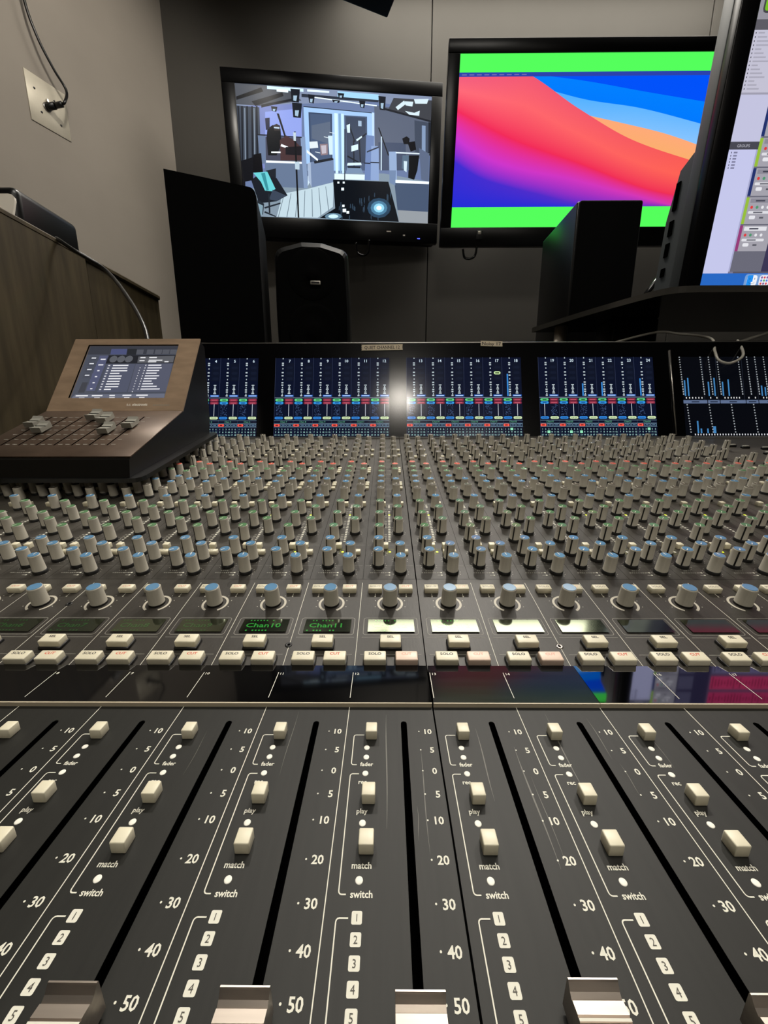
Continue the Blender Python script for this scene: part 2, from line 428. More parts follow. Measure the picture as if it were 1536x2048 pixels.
# --- fader panel
V0, V1 = -80 * mm, 166.5 * mm
mb = MB(); Z1 = 0.00008
slot_w = 2.7 * mm; slot_top = 156 * mm; slot_bot = 20 * mm
for k in range(FIRST, 34):
    x0, x1 = k * S, (k + 1) * S
    seam = k in (FIRST, 1, LAST)
    if seam: x0 += 0.35 * mm
    if k + 1 in (1, LAST): x1 -= 0.35 * mm
    if k < LAST:
        xc = (k + 0.642) * S; a, b_ = xc - slot_w / 2, xc + slot_w / 2; vt = slot_top - slot_w / 2
        mb.rect(FAD, x0, slot_bot, a, vt, 0, fader_grey); mb.rect(FAD, b_, slot_bot, x1, vt, 0, fader_grey)
        mb.rect(FAD, x0, V0, x1, slot_bot, 0, fader_grey)
        arc = [(xc + slot_w / 2 * math.cos(math.radians(q)), vt + slot_w / 2 * math.sin(math.radians(q))) for q in range(0, 181, 15)]
        mid = len(arc) // 2
        mb.face([FAD.P(x, y) for x, y in [(x1, vt), (x1, V1), (xc, V1)] + arc[:mid + 1][::-1]], fader_grey)
        mb.face([FAD.P(x, y) for x, y in [(xc, V1), (x0, V1), (x0, vt)] + arc[mid:][::-1]], fader_grey)
    else:
        mb.rect(FAD, x0, V0, x1, V1, 0, fader_grey)
    # printing
    if -8 <= k <= 10:
        X = lambda f: (k + f) * S
        if not seam: mb.ribbon(FAD, [(X(0.0), 30 * mm), (X(0.0), V1)], 0.32 * mm, Z1, print_white)
        for txt, v in (('10', 150.1), ('5', 140.3), ('0', 130.4), ('5', 120.6), ('10', 110.9), ('20', 98.4), ('30', 86.8), ('40', 76.4), ('50', 66.7), ('60', 56.5)):
            mb.text(FAD, txt, X(0.945), v * mm - 1.35 * mm, Z1, 3.75 * mm, print_white, 'R', bold=0.022, sx=1.04)
            mb.disc(FAD, X(0.805), v * mm, Z1, 0.32 * mm, print_white, 8)
        def bracket(v_top, v_bot, x_top):
            r = 0.9 * mm; xl = X(0.09); pts = [(X(x_top), v_top * mm)]
            pts += [(xl + r - r * math.sin(math.radians(q)), v_top * mm - r + r * math.cos(math.radians(q))) for q in (0, 30, 60, 90)]
            if v_bot:
                pts += [(xl + r - r * math.cos(math.radians(q)), v_bot * mm + r - r * math.sin(math.radians(q))) for q in (0, 30, 60, 90)]
                pts.append((X(0.145), v_bot * mm))
            else: pts.append((xl, 30 * mm))
            mb.ribbon(FAD, pts, 0.36 * mm, Z1, print_white)
        bracket(148, 133, 0.2); bracket(128.9, 89, 0.175); bracket(83.4, None, 0.175)
        for txt, x, v, em in (('fader', 0.245, 133.2, 2.5), ('rec', 0.215, 125.4, 2.5), ('play', 0.228, 114.0, 2.5), ('match', 0.25, 96.6, 2.6), ('switch', 0.26, 89.0, 2.6)):
            mb.text(FAD, txt, X(x), (v - 0.8) * mm, Z1, em * mm, print_white, bold=0.022)
        for n in range(1, 8):
            v = 83.5 - 4.75 * (n - 1); r = 1.5 * mm
            pts = []
            for sx_, sy_, a0 in ((1, 1, 0), (-1, 1, 90), (-1, -1, 180), (1, -1, 270)):
                for q in (0, 45, 90): a = math.radians(a0 + q); pts.append((X(0.236) + sx_ * 1.1 * mm + 0.4 * mm * math.cos(a), v * mm + sy_ * 1.15 * mm + 0.4 * mm * math.sin(a)))
            mb.face([FAD.P(x, y, Z1) for x, y in pts], print_white)
            mb.text(FAD, str(n), X(0.236), (v - 0.9) * mm, Z1 * 2, 2.5 * mm, print_dark)
for x, va, vb, w in ((0.445, 160, 108, 0.5), (0.80, 141, 100, 0.35), (1.44, 152, 118, 0.45), (1.80, 142, 96, 0.6), (1.86, 128, 98, 0.25), (2.30, 161, 118, 0.45), (2.76, 158, 136, 0.3), (2.80, 134, 120, 0.25), (3.32, 152, 132, 0.25), (-0.60, 162, 128, 0.25), (-1.55, 150, 128, 0.2), (0.72, 116, 104, 0.2)):
    n_ = 9; L_ = []
    for q in range(n_):
        f = q / (n_ - 1); L_.append((x * S + 0.25 * mm * math.sin(f * 5 + x * 9), (va + (vb - va) * f) * mm))
    for q in range(n_ - 1):
        w1, w2 = [w * mm * max(0.12, math.sin(math.pi * (q + e) / (n_ - 1))) * 0.5 for e in (0, 1)]
        a, c = L_[q], L_[q + 1]
        mb.face([FAD.P(a[0] - w1, a[1], 0.00004), FAD.P(a[0] + w1, a[1], 0.00004), FAD.P(c[0] + w2, c[1], 0.00004), FAD.P(c[0] - w2, c[1], 0.00004)], worn)
mb.build('fader_panel', console)
mb = MB()
mb.box((((FIRST + 34) / 2) * S, 43 * mm, -10.5 * mm), ((34 - FIRST) * S, 0.246, 1 * mm), black_gap, FAD)
for k in range(FIRST, 35):
    mb.box((k * S, 43 * mm, -5.2 * mm), (9 * mm, 0.246, 9.6 * mm), black_gap, FAD)
mb.build('fader_tray', console)
mb = MB(); mb.box((((FIRST + 34) / 2) * S, V0 - 25 * mm, -9 * mm), ((34 - FIRST) * S, 50 * mm, 26 * mm), black_plastic, FAD, bev=0.01); mb.build('armrest', console)

# --- fader buttons, leds and faders
def cached(fn):
    store = {}
    def g(*a):
        if a not in store: store[a] = fn(*a)
        return store[a]
    return g
m_ = MB(); m_.box((0, 0, 2.3 * mm), (4.9 * mm, 5.3 * mm, 4.6 * mm), cream, bev=0.4 * mm, seg=2); SQ_BIG = m_.data('square_button')
m_ = MB(); m_.lathe([(1.18 * mm, -0.0002), (1.18 * mm, 0.1 * mm), (1.0 * mm, 0.18 * mm), (0.5 * mm, 0.24 * mm)], led_white, n=18); LED = m_.data('indicator_light')
RANGE_F = range(-6, 8)
for k in RANGE_F:
    for v in (148.0, 119.1, 102.3): put('square_button', SQ_BIG, console, FAD.matrix((k + 0.281) * S, v * mm, 0))
    for v in (141.3, 136.6, 129.1, 109.8, 92.6): put('indicator_light', LED, console, FAD.matrix((k + 0.237) * S, v * mm, 0))
CAPP = [(0, 1.5), (0, 10.9), (-0.15, 11.2), (-0.5, 11.25), (-0.75, 10.9), (-1.8, 9.7), (-2.9, 9.1), (-3.1, 9.55), (-5.5, 10.1), (-5.8, 9.7), (-6.0, 10.15), (-6.5, 10.15), (-6.7, 9.7), (-7.0, 10.1), (-9.4, 9.35), (-9.6, 8.9), (-10.1, 9.5), (-11.2, 11.0), (-11.7, 11.3), (-12.25, 11.2), (-12.5, 10.8), (-12.5, 1.5)]
m_ = MB(); hw = 5.7 * mm
for i in range(len(CAPP) - 1):
    (a, h1), (c, h2) = CAPP[i], CAPP[i + 1]
    m_.face([(-hw, a * mm, h1 * mm), (-hw, c * mm, h2 * mm), (hw, c * mm, h2 * mm), (hw, a * mm, h1 * mm)], print_white if i == 10 else silver, False)
for sx_ in (-1, 1): m_.face([(sx_ * hw, a * mm, h_ * mm) for a, h_ in (CAPP if sx_ < 0 else CAPP[::-1])], silver)
m_.face([(-hw, 0, 1.5 * mm), (hw, 0, 1.5 * mm), (hw, -12.5 * mm, 1.5 * mm), (-hw, -12.5 * mm, 1.5 * mm)], silver)
CAP = m_.data('fader_cap')
m_ = MB(); m_.box((0, -6.2 * mm, -2.6 * mm), (1.6 * mm, 7 * mm, 8.4 * mm), black_plastic); STEM = m_.data('stem')
for k, v in ((-4, 60.0), (-3, 61.0), (-2, 64.7), (-1, 64.2), (0, 63.7), (1, 65.9), (2, 63.6), (3, 56.0), (4, 58.0), (5, 60.0), (6, 57.0), (-5, 59.0)):
    c = put('fader_cap', CAP, console, FAD.matrix((k + 0.638) * S, v * mm + 0.6 * mm, 0))
    put('stem', STEM, c, FAD.matrix((k + 0.642) * S, v * mm + 0.6 * mm, 0))

# --- glossy scribble strip
for x0, x1, sm_ in ((FIRST * S, 1 * S - 0.4 * mm, glass_strip), (1 * S + 0.4 * mm, 3 * S, strip_dusty), (3 * S + 0.2 * mm, LAST * S - 0.4 * mm, strip_clean)):
    mb = MB(); y0, y1 = 165.4 * mm, 193.5 * mm
    mb.box(((x0 + x1) / 2, (y0 + y1) / 2, -1.2 * mm), (x1 - x0, y1 - y0, 2.4 * mm), sm_, STR)
    mb.box(((x0 + x1) / 2, y0 - 0.35 * mm, -1.25 * mm), (x1 - x0, 0.7 * mm, 2.3 * mm), strip_edge, STR)
    for k in range(FIRST, LAST):
        xx = k * S + (0.9 * mm if k in (1,) else 0)
        if not (x0 - 1e-6 <= xx < x1): continue
        mb.ribbon(STR, [(xx, 168.3 * mm), (xx, 187.5 * mm)], 0.32 * mm, 0.00006, print_white)
        mb.text(STR, str(k + 12), xx + 1.2 * mm, 185.6 * mm, 0.00006, 2.4 * mm, print_white, 'L', sx=1.1, bold=0.01)
    mb.build('scribble_strip', console)

# --- main panel
mb = MB(); VM0, VM1 = 195.5 * mm, 737 * mm; VS = 284.8 * mm
for k in range(FIRST, LAST):
    x0, x1 = k * S + 0.12 * mm, (k + 1) * S - 0.12 * mm
    if k == 1: x0 += 0.3 * mm
    if k == 0: x1 -= 0.3 * mm
    mb.rect(MAIN, k * S + (0.3 * mm if k == 1 else 0), VM0, (k + 1) * S - (0.3 * mm if k == 0 else 0), VS - 0.15 * mm, 0, panel_grey)
    mb.rect(MAIN, x0, VS + 0.15 * mm, x1, VM1, 0, panel_grey)
mb.rect(MAIN, LAST * S + 0.5 * mm, VM0, 34 * S, VM1, 0, panel_grey)
mb.box((((FIRST + 34) / 2) * S, (VM0 + VM1) / 2, -3 * mm), ((34 - FIRST) * S, VM1 - VM0, 4 * mm), black_gap, MAIN)
mb.box((((FIRST + 34) / 2) * S, 722 * mm, 0.6 * mm), ((34 - FIRST) * S, 1.2 * mm, 1.2 * mm), steel, MAIN)
def round_rect(x0, y0, x1, y1, r):
    pts = []
    for cx, cy, a0 in ((x1 - r, y1 - r, 0), (x0 + r, y1 - r, 90), (x0 + r, y0 + r, 180), (x1 - r, y0 + r, 270)):
        for q in (0, 30, 60, 90): a = math.radians(a0 + q); pts.append((cx + r * math.cos(a), cy + r * math.sin(a)))
    return pts
def dashes(v, x0, x1, n, h, m):
    """a line of tiny unreadable lettering"""
    x = x0
    for q in range(n):
        w = (x1 - x0) / n; mb.rect(MAIN, x + w * 0.1, v - h / 2, x + w * (0.6 + 0.3 * random.random()), v + h / 2, Z1, m); x += w
for k in range(FIRST, LAST):
    X = lambda f: (k + f) * S
    if k not in (1, FIRST): mb.ribbon(MAIN, [(X(0), VM0), (X(0), 280 * mm)], 0.30 * mm, Z1, print_white)
    mb.ribbon(MAIN, round_rect(X(0.083), 224.6 * mm, X(0.935), 240.2 * mm, 1.6 * mm), 0.30 * mm, Z1, print_grey, closed=True)
    mb.ribbon(MAIN, [(X(0.065), 222.3 * mm), (X(0.95), 222.3 * mm)], 0.26 * mm, Z1, print_grey)
    mb.ribbon(MAIN, [(X(0.065), 208.2 * mm), (X(0.945), 208.2 * mm)], 0.26 * mm, Z1, print_grey)
    # C-shaped ring round the cue knob, dots outside it
    cx, cv = X(0.505), 255.2 * mm
    pts = [(cx + 8.1 * mm * math.sin(math.radians(q)), cv + 8.1 * mm * math.cos(math.radians(q))) for q in range(-150, 151, 12)]
    mb.ribbon(MAIN, pts, 1.5 * mm, Z1, ring_white)
    for q in (-108, -72, -36, 36, 72, 108): mb.disc(MAIN, cx + 10.6 * mm * math.sin(math.radians(q)), cv + 10.6 * mm * math.cos(math.radians(q)), Z1, 0.3 * mm, print_white, 6)
    for x in (0.245, 0.79):
        mb.disc(MAIN, X(x), 263.2 * mm, Z1, 0.55 * mm, print_white, 8); mb.ribbon(MAIN, [(X(x), 263 * mm), (X(x), 267 * mm)], 0.25 * mm, Z1, print_white)
    # markings between the knobs
    mb.ribbon(MAIN, [(X(0.03), 303.6 * mm), (X(0.97), 303.6 * mm)], 0.18 * mm, Z1, print_grey)
    dashes(293.6 * mm, X(0.12), X(0.45), 8, 0.9 * mm, print_grey); dashes(296.5 * mm, X(0.2), X(0.36), 4, 0.8 * mm, print_grey)
    for v in (293.7, 290.3): mb.disc(MAIN, X(0.50), v * mm, Z1, 0.75 * mm, print_white, 8); mb.rect(MAIN, X(0.42), v * mm - 0.15 * mm, X(0.5), v * mm + 0.15 * mm, Z1, print_white)
    mb.ribbon(MAIN, [(X(0.03), 337.4 * mm), (X(0.97), 337.4 * mm)], 0.18 * mm, Z1, print_grey)
    for v in [343 + 3.4 * q for q in range(25)]:
        if abs(v - 399.9) < 2 or int((v - 343) / 3.4) % 7 == 6: continue
        mb.rect(MAIN, X(0.485), v * mm, X(0.535), (v + 1.5) * mm, Z1, print_white)
        if int(v) % 3: mb.rect(MAIN, X(0.40), v * mm + 0.2 * mm, X(0.46), v * mm + 1.1 * mm, Z1, print_grey)
    lit = k <= 3 or k in (5, 9) or k > 9
    for v in (325.4, 400.2): mb.disc(MAIN, X(0.513), v * mm, Z1 * 2, 1.15 * mm, led_green if (-4 <= k <= 2 or k > 6 or v > 390) else print_white, 10)
    mb.ribbon(MAIN, [(X(0.60), 329.9 * mm), (X(0.462), 329.9 * mm), (X(0.462), 322.1 * mm), (X(0.53), 322.1 * mm)], 0.22 * mm, Z1, led_yellow_print)
    for v in (372, 386, 414, 428, 452, 474, 488, 512, 528, 543, 556, 577, 590, 604, 618, 632):
        dashes(v * mm, X(0.40), X(0.62), 4, 0.8 * mm, print_grey)
    for v in (430, 492, 560, 570): mb.ribbon(MAIN, [(X(0.03), v * mm), (X(0.97), v * mm)], 0.16 * mm, Z1, print_grey)
    for f_, v_ in ((0.718, 294), (0.284, 303.5), (0.718, 312.8), (0.284, 322.5), (0.284, 345.8), (0.718, 360), (0.284, 373.7), (0.718, 387.3), (0.284, 401.7)):
        for q in range(-140, 141, 28): mb.disc(MAIN, X(f_) + 6.3 * mm * math.sin(math.radians(q)), v_ * mm + 6.3 * mm * math.cos(math.radians(q)), Z1, 0.27 * mm, print_white, 5)
# panel screws
for x, v, m in ((-1.011, 215.7, black_plastic), (2.997, 214.9, steel), (-5.004, 254.4, black_plastic)):
    mb.lathe([(2.1 * mm, 0), (2.1 * mm, 0.25 * mm), (1.2 * mm, 0.5 * mm), (1.0 * mm, 0.2 * mm)], m, MAIN, x=x * S, y=v * mm, n=14); mb.disc(MAIN, x * S, v * mm, 0.22 * mm, 0.8 * mm, black_gap, 6)
mb.build('channel_panel', console)

# --- SEL / SOLO / CUT buttons
def illum_button(txt, tm, cm, w=12.3, d=7.0, em=2.5):
    m = MB(); m.box((0, 0, 3.6 * mm), (w * mm, d * mm, 4.4 * mm), cm, bev=0.7 * mm, seg=3)
    m.text(W, txt, 0, 0.25 * mm, 5.85 * mm, em * mm, tm, sx=1.12, bold=0.03); return m.data('button')
m_ = MB(); m_.box((0, -0.2 * mm, 0.9 * mm), (13.4 * mm, 8.2 * mm, 1.8 * mm), black_plastic, bev=0.3 * mm, seg=1); BASE = m_.data('button_base')
def scaled(m, f):
    m.v = [(a, b_, c * f) for a, b_, c in m.v]; return m
SEL = illum_button('SEL', print_dark, cream); SOLO = illum_button('SOLO', print_dark, cream)
CUT = illum_button('CUT', print_red, cream); CUTF = illum_button('CUT', ink_faded, pink_cream)
def small_button(txt, tm):
    m = MB(); m.box((0, 0, 2.1 * mm), (9.7 * mm, 5.6 * mm, 4.2 * mm), cream, bev=0.25 * mm, seg=1)
    m.text(W, txt, 0, -0.7 * mm, 4.26 * mm, 2.5 * mm, tm, sx=1.15); return m.data('small_button')
SSOLO = small_button('SOLO', print_dark); SCUT = small_button('CUT', print_red); SCUTF = small_button('CUT', ink_faded)
CUEB = MB(); CUEB.lathe([(5.3 * mm, 0), (5.3 * mm, 0.9 * mm), (5.1 * mm, 1.2 * mm), (4.75 * mm, 11.6 * mm), (4.5 * mm, 12.2 * mm), (4.2 * mm, 12.3 * mm)], [knob_line, knob_line, knob_grey, knob_grey, knob_grey], n=32)
CUEB = scaled(CUEB, CZ).data('cue_knob')
m_ = MB(); m_.lathe([(4.15 * mm, 12.25 * mm), (4.1 * mm, 12.5 * mm), (4.0 * mm, 12.55 * mm)], cap_blue, n=32, smooth=False); CUEC = scaled(m_, CZ).data('cap')
for k in range(-8, 9):
    for nm, me, x, v in (('select_button', SEL, 0.503, 215.4), ('solo_button', SOLO, 0.283, 201.8), ('cut_button', CUTF if k in (0, 1, 2) else CUT, 0.724, 201.8)):
        o = put(nm, me, console, MAIN.matrix((k + x) * S, v * mm, 0)); put('button_base', BASE, o, MAIN.matrix((k + x) * S, v * mm, 0))
    put('small_solo_button', SSOLO, console, MAIN.matrix((k + 0.243) * S, 269.6 * mm, 0))
    put('small_cut_button', SCUT if k < 1 else SCUTF, console, MAIN.matrix((k + 0.785) * S, 269.6 * mm, 0))
    o = put('cue_knob', CUEB, console, MAIN.matrix((k + 0.503) * S, 255.4 * mm, 0)); put('cap', CUEC, o, MAIN.matrix((k + 0.503) * S, 255.4 * mm, 0))
    # name display: dot-matrix lettering on dark glass
    fr = Frame(MAIN.P((k + 0.152) * S, 226.4 * mm, 0.0008), MAIN.ex, MAIN.ey * math.cos(0.045) - MAIN.ez * math.sin(0.045), MAIN.ez * math.cos(0.045) + MAIN.ey * math.sin(0.045))
    w, h = 0.729 * S, 12.3 * mm
    p = Picture(fr); p.rect(0, 0, w, h, (5, 8, 6), 0)
    r_ = random.Random(k)
    txt = 'Chan%2d' % (k + 12)
    bright = 0.35 if k <= -3 else 0.8
    g = tuple(int(q * bright) for q in (60, 190, 70))
    if -8 <= k <= 1:
        p.text(txt.replace(' ', ''), w * 0.10, h * 0.34, h * 0.46, g, 0.00005, 'L', 1.25)
        for q in range(9):
            if r_.random() < 0.75: p.rect(w * (0.06 + q * 0.07), h * 0.05, w * (0.06 + q * 0.07 + 0.035), h * 0.14, g, 0.00005)
            if r_.random() < 0.75: p.rect(w * (0.08 + q * 0.07), h * 0.84, w * (0.08 + q * 0.07 + 0.03), h * 0.93, g, 0.00005)
    p.build('name_display', name_lcd, console)

# --- the field of knobs
def knob_mesh(n):
    m = MB(); m.lathe([(4.9 * mm, 0), (4.85 * mm, 2.2 * mm), (4.5 * mm, 2.4 * mm), (4.4 * mm, 2.5 * mm), (4.1 * mm, 14.2 * mm), (3.9 * mm, 14.7 * mm), (3.6 * mm, 14.8 * mm)],
                      [knob_line, knob_line, knob_line, knob_grey, knob_grey, knob_grey], n=n)
    # the black index line down the side (at local +y)
    for (r0, h0), (r1, h1) in (((4.5, 2.0), (4.15, 14.3)),):
        hw_ = 0.55 * mm
        a = [(-hw_, r0 * mm - 0.2 * mm, h0 * mm), (hw_, r0 * mm - 0.2 * mm, h0 * mm), (hw_, r0 * mm + 0.06 * mm, h0 * mm), (-hw_, r0 * mm + 0.06 * mm, h0 * mm)]
        c = [(-hw_, r1 * mm - 0.3 * mm, h1 * mm), (hw_, r1 * mm - 0.3 * mm, h1 * mm), (hw_, r1 * mm + 0.04 * mm, h1 * mm), (-hw_, r1 * mm + 0.04 * mm, h1 * mm)]
        m.mesh(a + c, [(0, 1, 5, 4), (1, 2, 6, 5), (2, 3, 7, 6), (3, 0, 4, 7), (4, 5, 6, 7)], knob_line)
    return m
def cap_mesh(cm, n):
    m = MB(); m.lathe([(3.6 * mm, 14.75 * mm), (3.55 * mm, 15.05 * mm), (3.45 * mm, 15.08 * mm)], cm, n=n, smooth=False)
    m.rect(W, -0.3 * mm, 0.0, 0.3 * mm, 3.3 * mm, 15.16 * mm, print_white); return m
KBD = scaled(knob_mesh(24), KZ).data('knob'); KBF = scaled(knob_mesh(12), KZ)
# (column, distance up the panel, cap colour, index position)
LO, UP = math.radians(143), 0.0
ROWS = [('R', 294, 'blue', UP), ('L', 303.5, 'blue', LO), ('R', 312.8, 'blue', LO), ('L', 322.5, 'blue', LO), ('L', 345.8, 'green', LO), ('R', 360, 'green', LO),
        ('L', 373.7, 'green', LO), ('R', 387.3, 'green', LO), ('L', 401.7, 'green', LO), ('R', 415.3, 'blue', UP), ('L', 439, 'grey', UP), ('R', 449.3, 'grey', UP),
        ('L', 458.8, 'blue', UP), ('R', 467.8, 'blue', UP), ('L', 477.6, 'blue', UP), ('L', 496.6, 'green', UP), ('R', 505, 'green', UP), ('L', 514.8, 'green', UP),
        ('R', 525, 'red', UP), ('L', 534, 'red', UP), ('L', 550.5, 'grey', LO), ('R', 562, 'grey', LO), ('L', 583, 'grey', LO), ('R', 595.5, 'grey', LO), ('L', 608, 'grey', LO),
        ('R', 618.8, 'grey', LO), ('L', 630.5, 'grey', LO), ('R', 643, 'grey', LO), ('L', 657, 'grey', LO), ('R', 672.5, 'grey', LO), ('L', 686.8, 'grey', LO)]
CAPM = {'blue': cap_blue, 'green': cap_green, 'red': cap_red, 'grey': cap_grey}
CAPD = {c: scaled(cap_mesh(m, 24), KZ).data('cap') for c, m in CAPM.items()}
CAPF = {c: scaled(cap_mesh(m, 12), KZ) for c, m in CAPM.items()}
rest = {c: MB() for c in CAPM}; count = {c: 0 for c in CAPM}; full = {c: False for c in CAPM}
camM = cam.matrix_world.inverted()
def in_frame(p, slack):
    q = camM @ p; x = 768 + 790 * q.x / -q.z; return -slack < x < 1536 + slack
for col, v, cc, ang in ROWS:
    xs = 0.282 if col == 'L' else 0.715
    for k in range(FIRST, LAST):
        a = ang + random.gauss(0, 0.10) + (random.choice((0, 0, 0, 0.9, -0.9)) if v > 500 else 0)
        m4 = MAIN.matrix((k + xs) * S, v * mm, 0, a)
        if in_frame(m4.translation, 15) and count[cc] < 100:
            count[cc] += 1
            o = put(cc + '_capped_knob' if cc != 'grey' else 'grey_knob', KBD, console, m4); put('cap', CAPD[cc], o, m4)
        else:
            rest[cc].merge(KBF, m4); rest[cc].merge(CAPF[cc], m4)
for cc, m in rest.items():
    if m.v:
        o = m.build(cc + '_capped_knob_field' if cc != 'grey' else 'grey_knob_field', console); o['kind'] = 'stuff'
# small cream push buttons among the knobs
m_ = MB(); m_.box((0, 0, 2.3 * mm), (5.0 * mm, 4.6 * mm, 4.6 * mm), cream, bev=0.4 * mm, seg=2); SQS = m_.data('push_button')
m_ = MB(); m_.box((0, 0, 1.9 * mm), (11 * mm, 4.2 * mm, 3.8 * mm), cream, bev=0.3 * mm, seg=1); m_.text(W, 'SPLIT', 0, -0.7 * mm, 3.86 * mm, 2.2 * mm, print_dark); SPL = m_.data('split_button')
m_ = MB(); m_.box((0, 0, 1.6 * mm), (4.6 * mm, 4.0 * mm, 3.2 * mm), cream, bev=0.3 * mm, seg=1); SQT = m_
npush = 0; rest_b = MB()
for v, offs in ((332.5, (0.70, 0.42)), (424, (0.36, 0.83))):
    for k in range(FIRST, LAST):
        for x in offs:
            m4 = MAIN.matrix((k + x) * S, v * mm, 0)
            if in_frame(m4.translation, 15) and npush < 90: npush += 1; put('push_button', SQS, console, m4)
            else: rest_b.merge(SQT, m4)
for k in range(FIRST, LAST):
    m4 = MAIN.matrix((k + 0.76) * S, 322.2 * mm, 0)
    if in_frame(m4.translation, 15): put('split_button', SPL, console, m4)
    for x, v in ((0.86, 490), (0.86, 483), (0.86, 473), (0.86, 548), (0.86, 540), (0.86, 532), (0.52, 603), (0.9, 612), (0.9, 640)):
        rest_b.merge(SQT, MAIN.matrix((k + x) * S, v * mm, 0))
o = rest_b.build('push_button_field', console); o['kind'] = 'stuff'

# --- centre section to the right of channel 24: sparser controls
mb = MB()
for v0, v1 in ((560, 590), (600, 640)): mb.ribbon(MAIN, [((LAST + 0.1) * S, v1 * mm), ((LAST + 9) * S, v1 * mm)], 0.3 * mm, Z1, print_grey)
mb.ribbon(MAIN, [((LAST + 0.1) * S, 588 * mm), ((LAST + 9) * S, 588 * mm)], 0.5 * mm, Z1, cap_red)
mb.build('centre_section_printing', console)
for x, v, cc in ((13.75, 645, 'grey'), (13.3, 575, 'grey'), (13.75, 568, 'grey'), (13.3, 535, 'red'), (13.9, 528, 'red'), (14.5, 535, 'red'), (13.3, 512, 'green'), (13.9, 506, 'green'), (14.4, 512, 'green'), (13.3, 478, 'grey'), (13.9, 470, 'grey'), (14.4, 478, 'grey'), (13.4, 452, 'grey'), (13.9, 445, 'grey')):
    m4 = MAIN.matrix(x * S, v * mm, 0, LO); o = put('centre_knob', KBD, console, m4); put('cap', CAPD[cc], o, m4)
m_ = MB(); m_.box((0, 0, 1.6 * mm), (12 * mm, 5 * mm, 3.2 * mm), black_plastic, bev=0.4 * mm, seg=1); m_.box((0, 0, 3.6 * mm), (10 * mm, 3.6 * mm, 1.6 * mm), print_grey, bev=0.4 * mm, seg=1); CB = m_.data('centre_button')
for x, v in ((14.75, 655), (14.4, 664), (15.4, 648), (14.9, 620), (15.6, 612)): put('centre_button', CB, console, MAIN.matrix(x * S, v * mm, 0))

# --- meter bridge
BB = Vector((0, 0.7227, H - 0.0237)); BT = Vector((0, 0.769, H + 0.117))
bu = (BT - BB).normalized(); bn = Vector((0, -bu.z, bu.y))
BR = Frame(BB, (1, 0, 0), bu, bn)
LB = (BT - BB).length
br_top = LB + 0.028
mb = MB()
out = [(0.7227 - 0.001, H - 0.030), tuple((BB + bu * br_top).yz), tuple((BB + bu * (br_top + 0.0025) + Vector((0, 0.0035, 0))).yz), (0.86, H + 0.140), (0.86, H - 0.03)]
mb.prism(out, XL, XR, black_gloss, YZ)
mb.box(((XL + XR) / 2 , br_top + 0.0006, -0.0008), (XR - XL, 0.0012, 0.0016), steel, BR)
for x in (0.5165,): mb.tube([BR.P(x, LB + 0.012, 0.0008), BR.P(x + 0.001, 0.002, 0.0008)], 0.0014, steel, 8)
bridge = mb.build('meter_bridge', console)
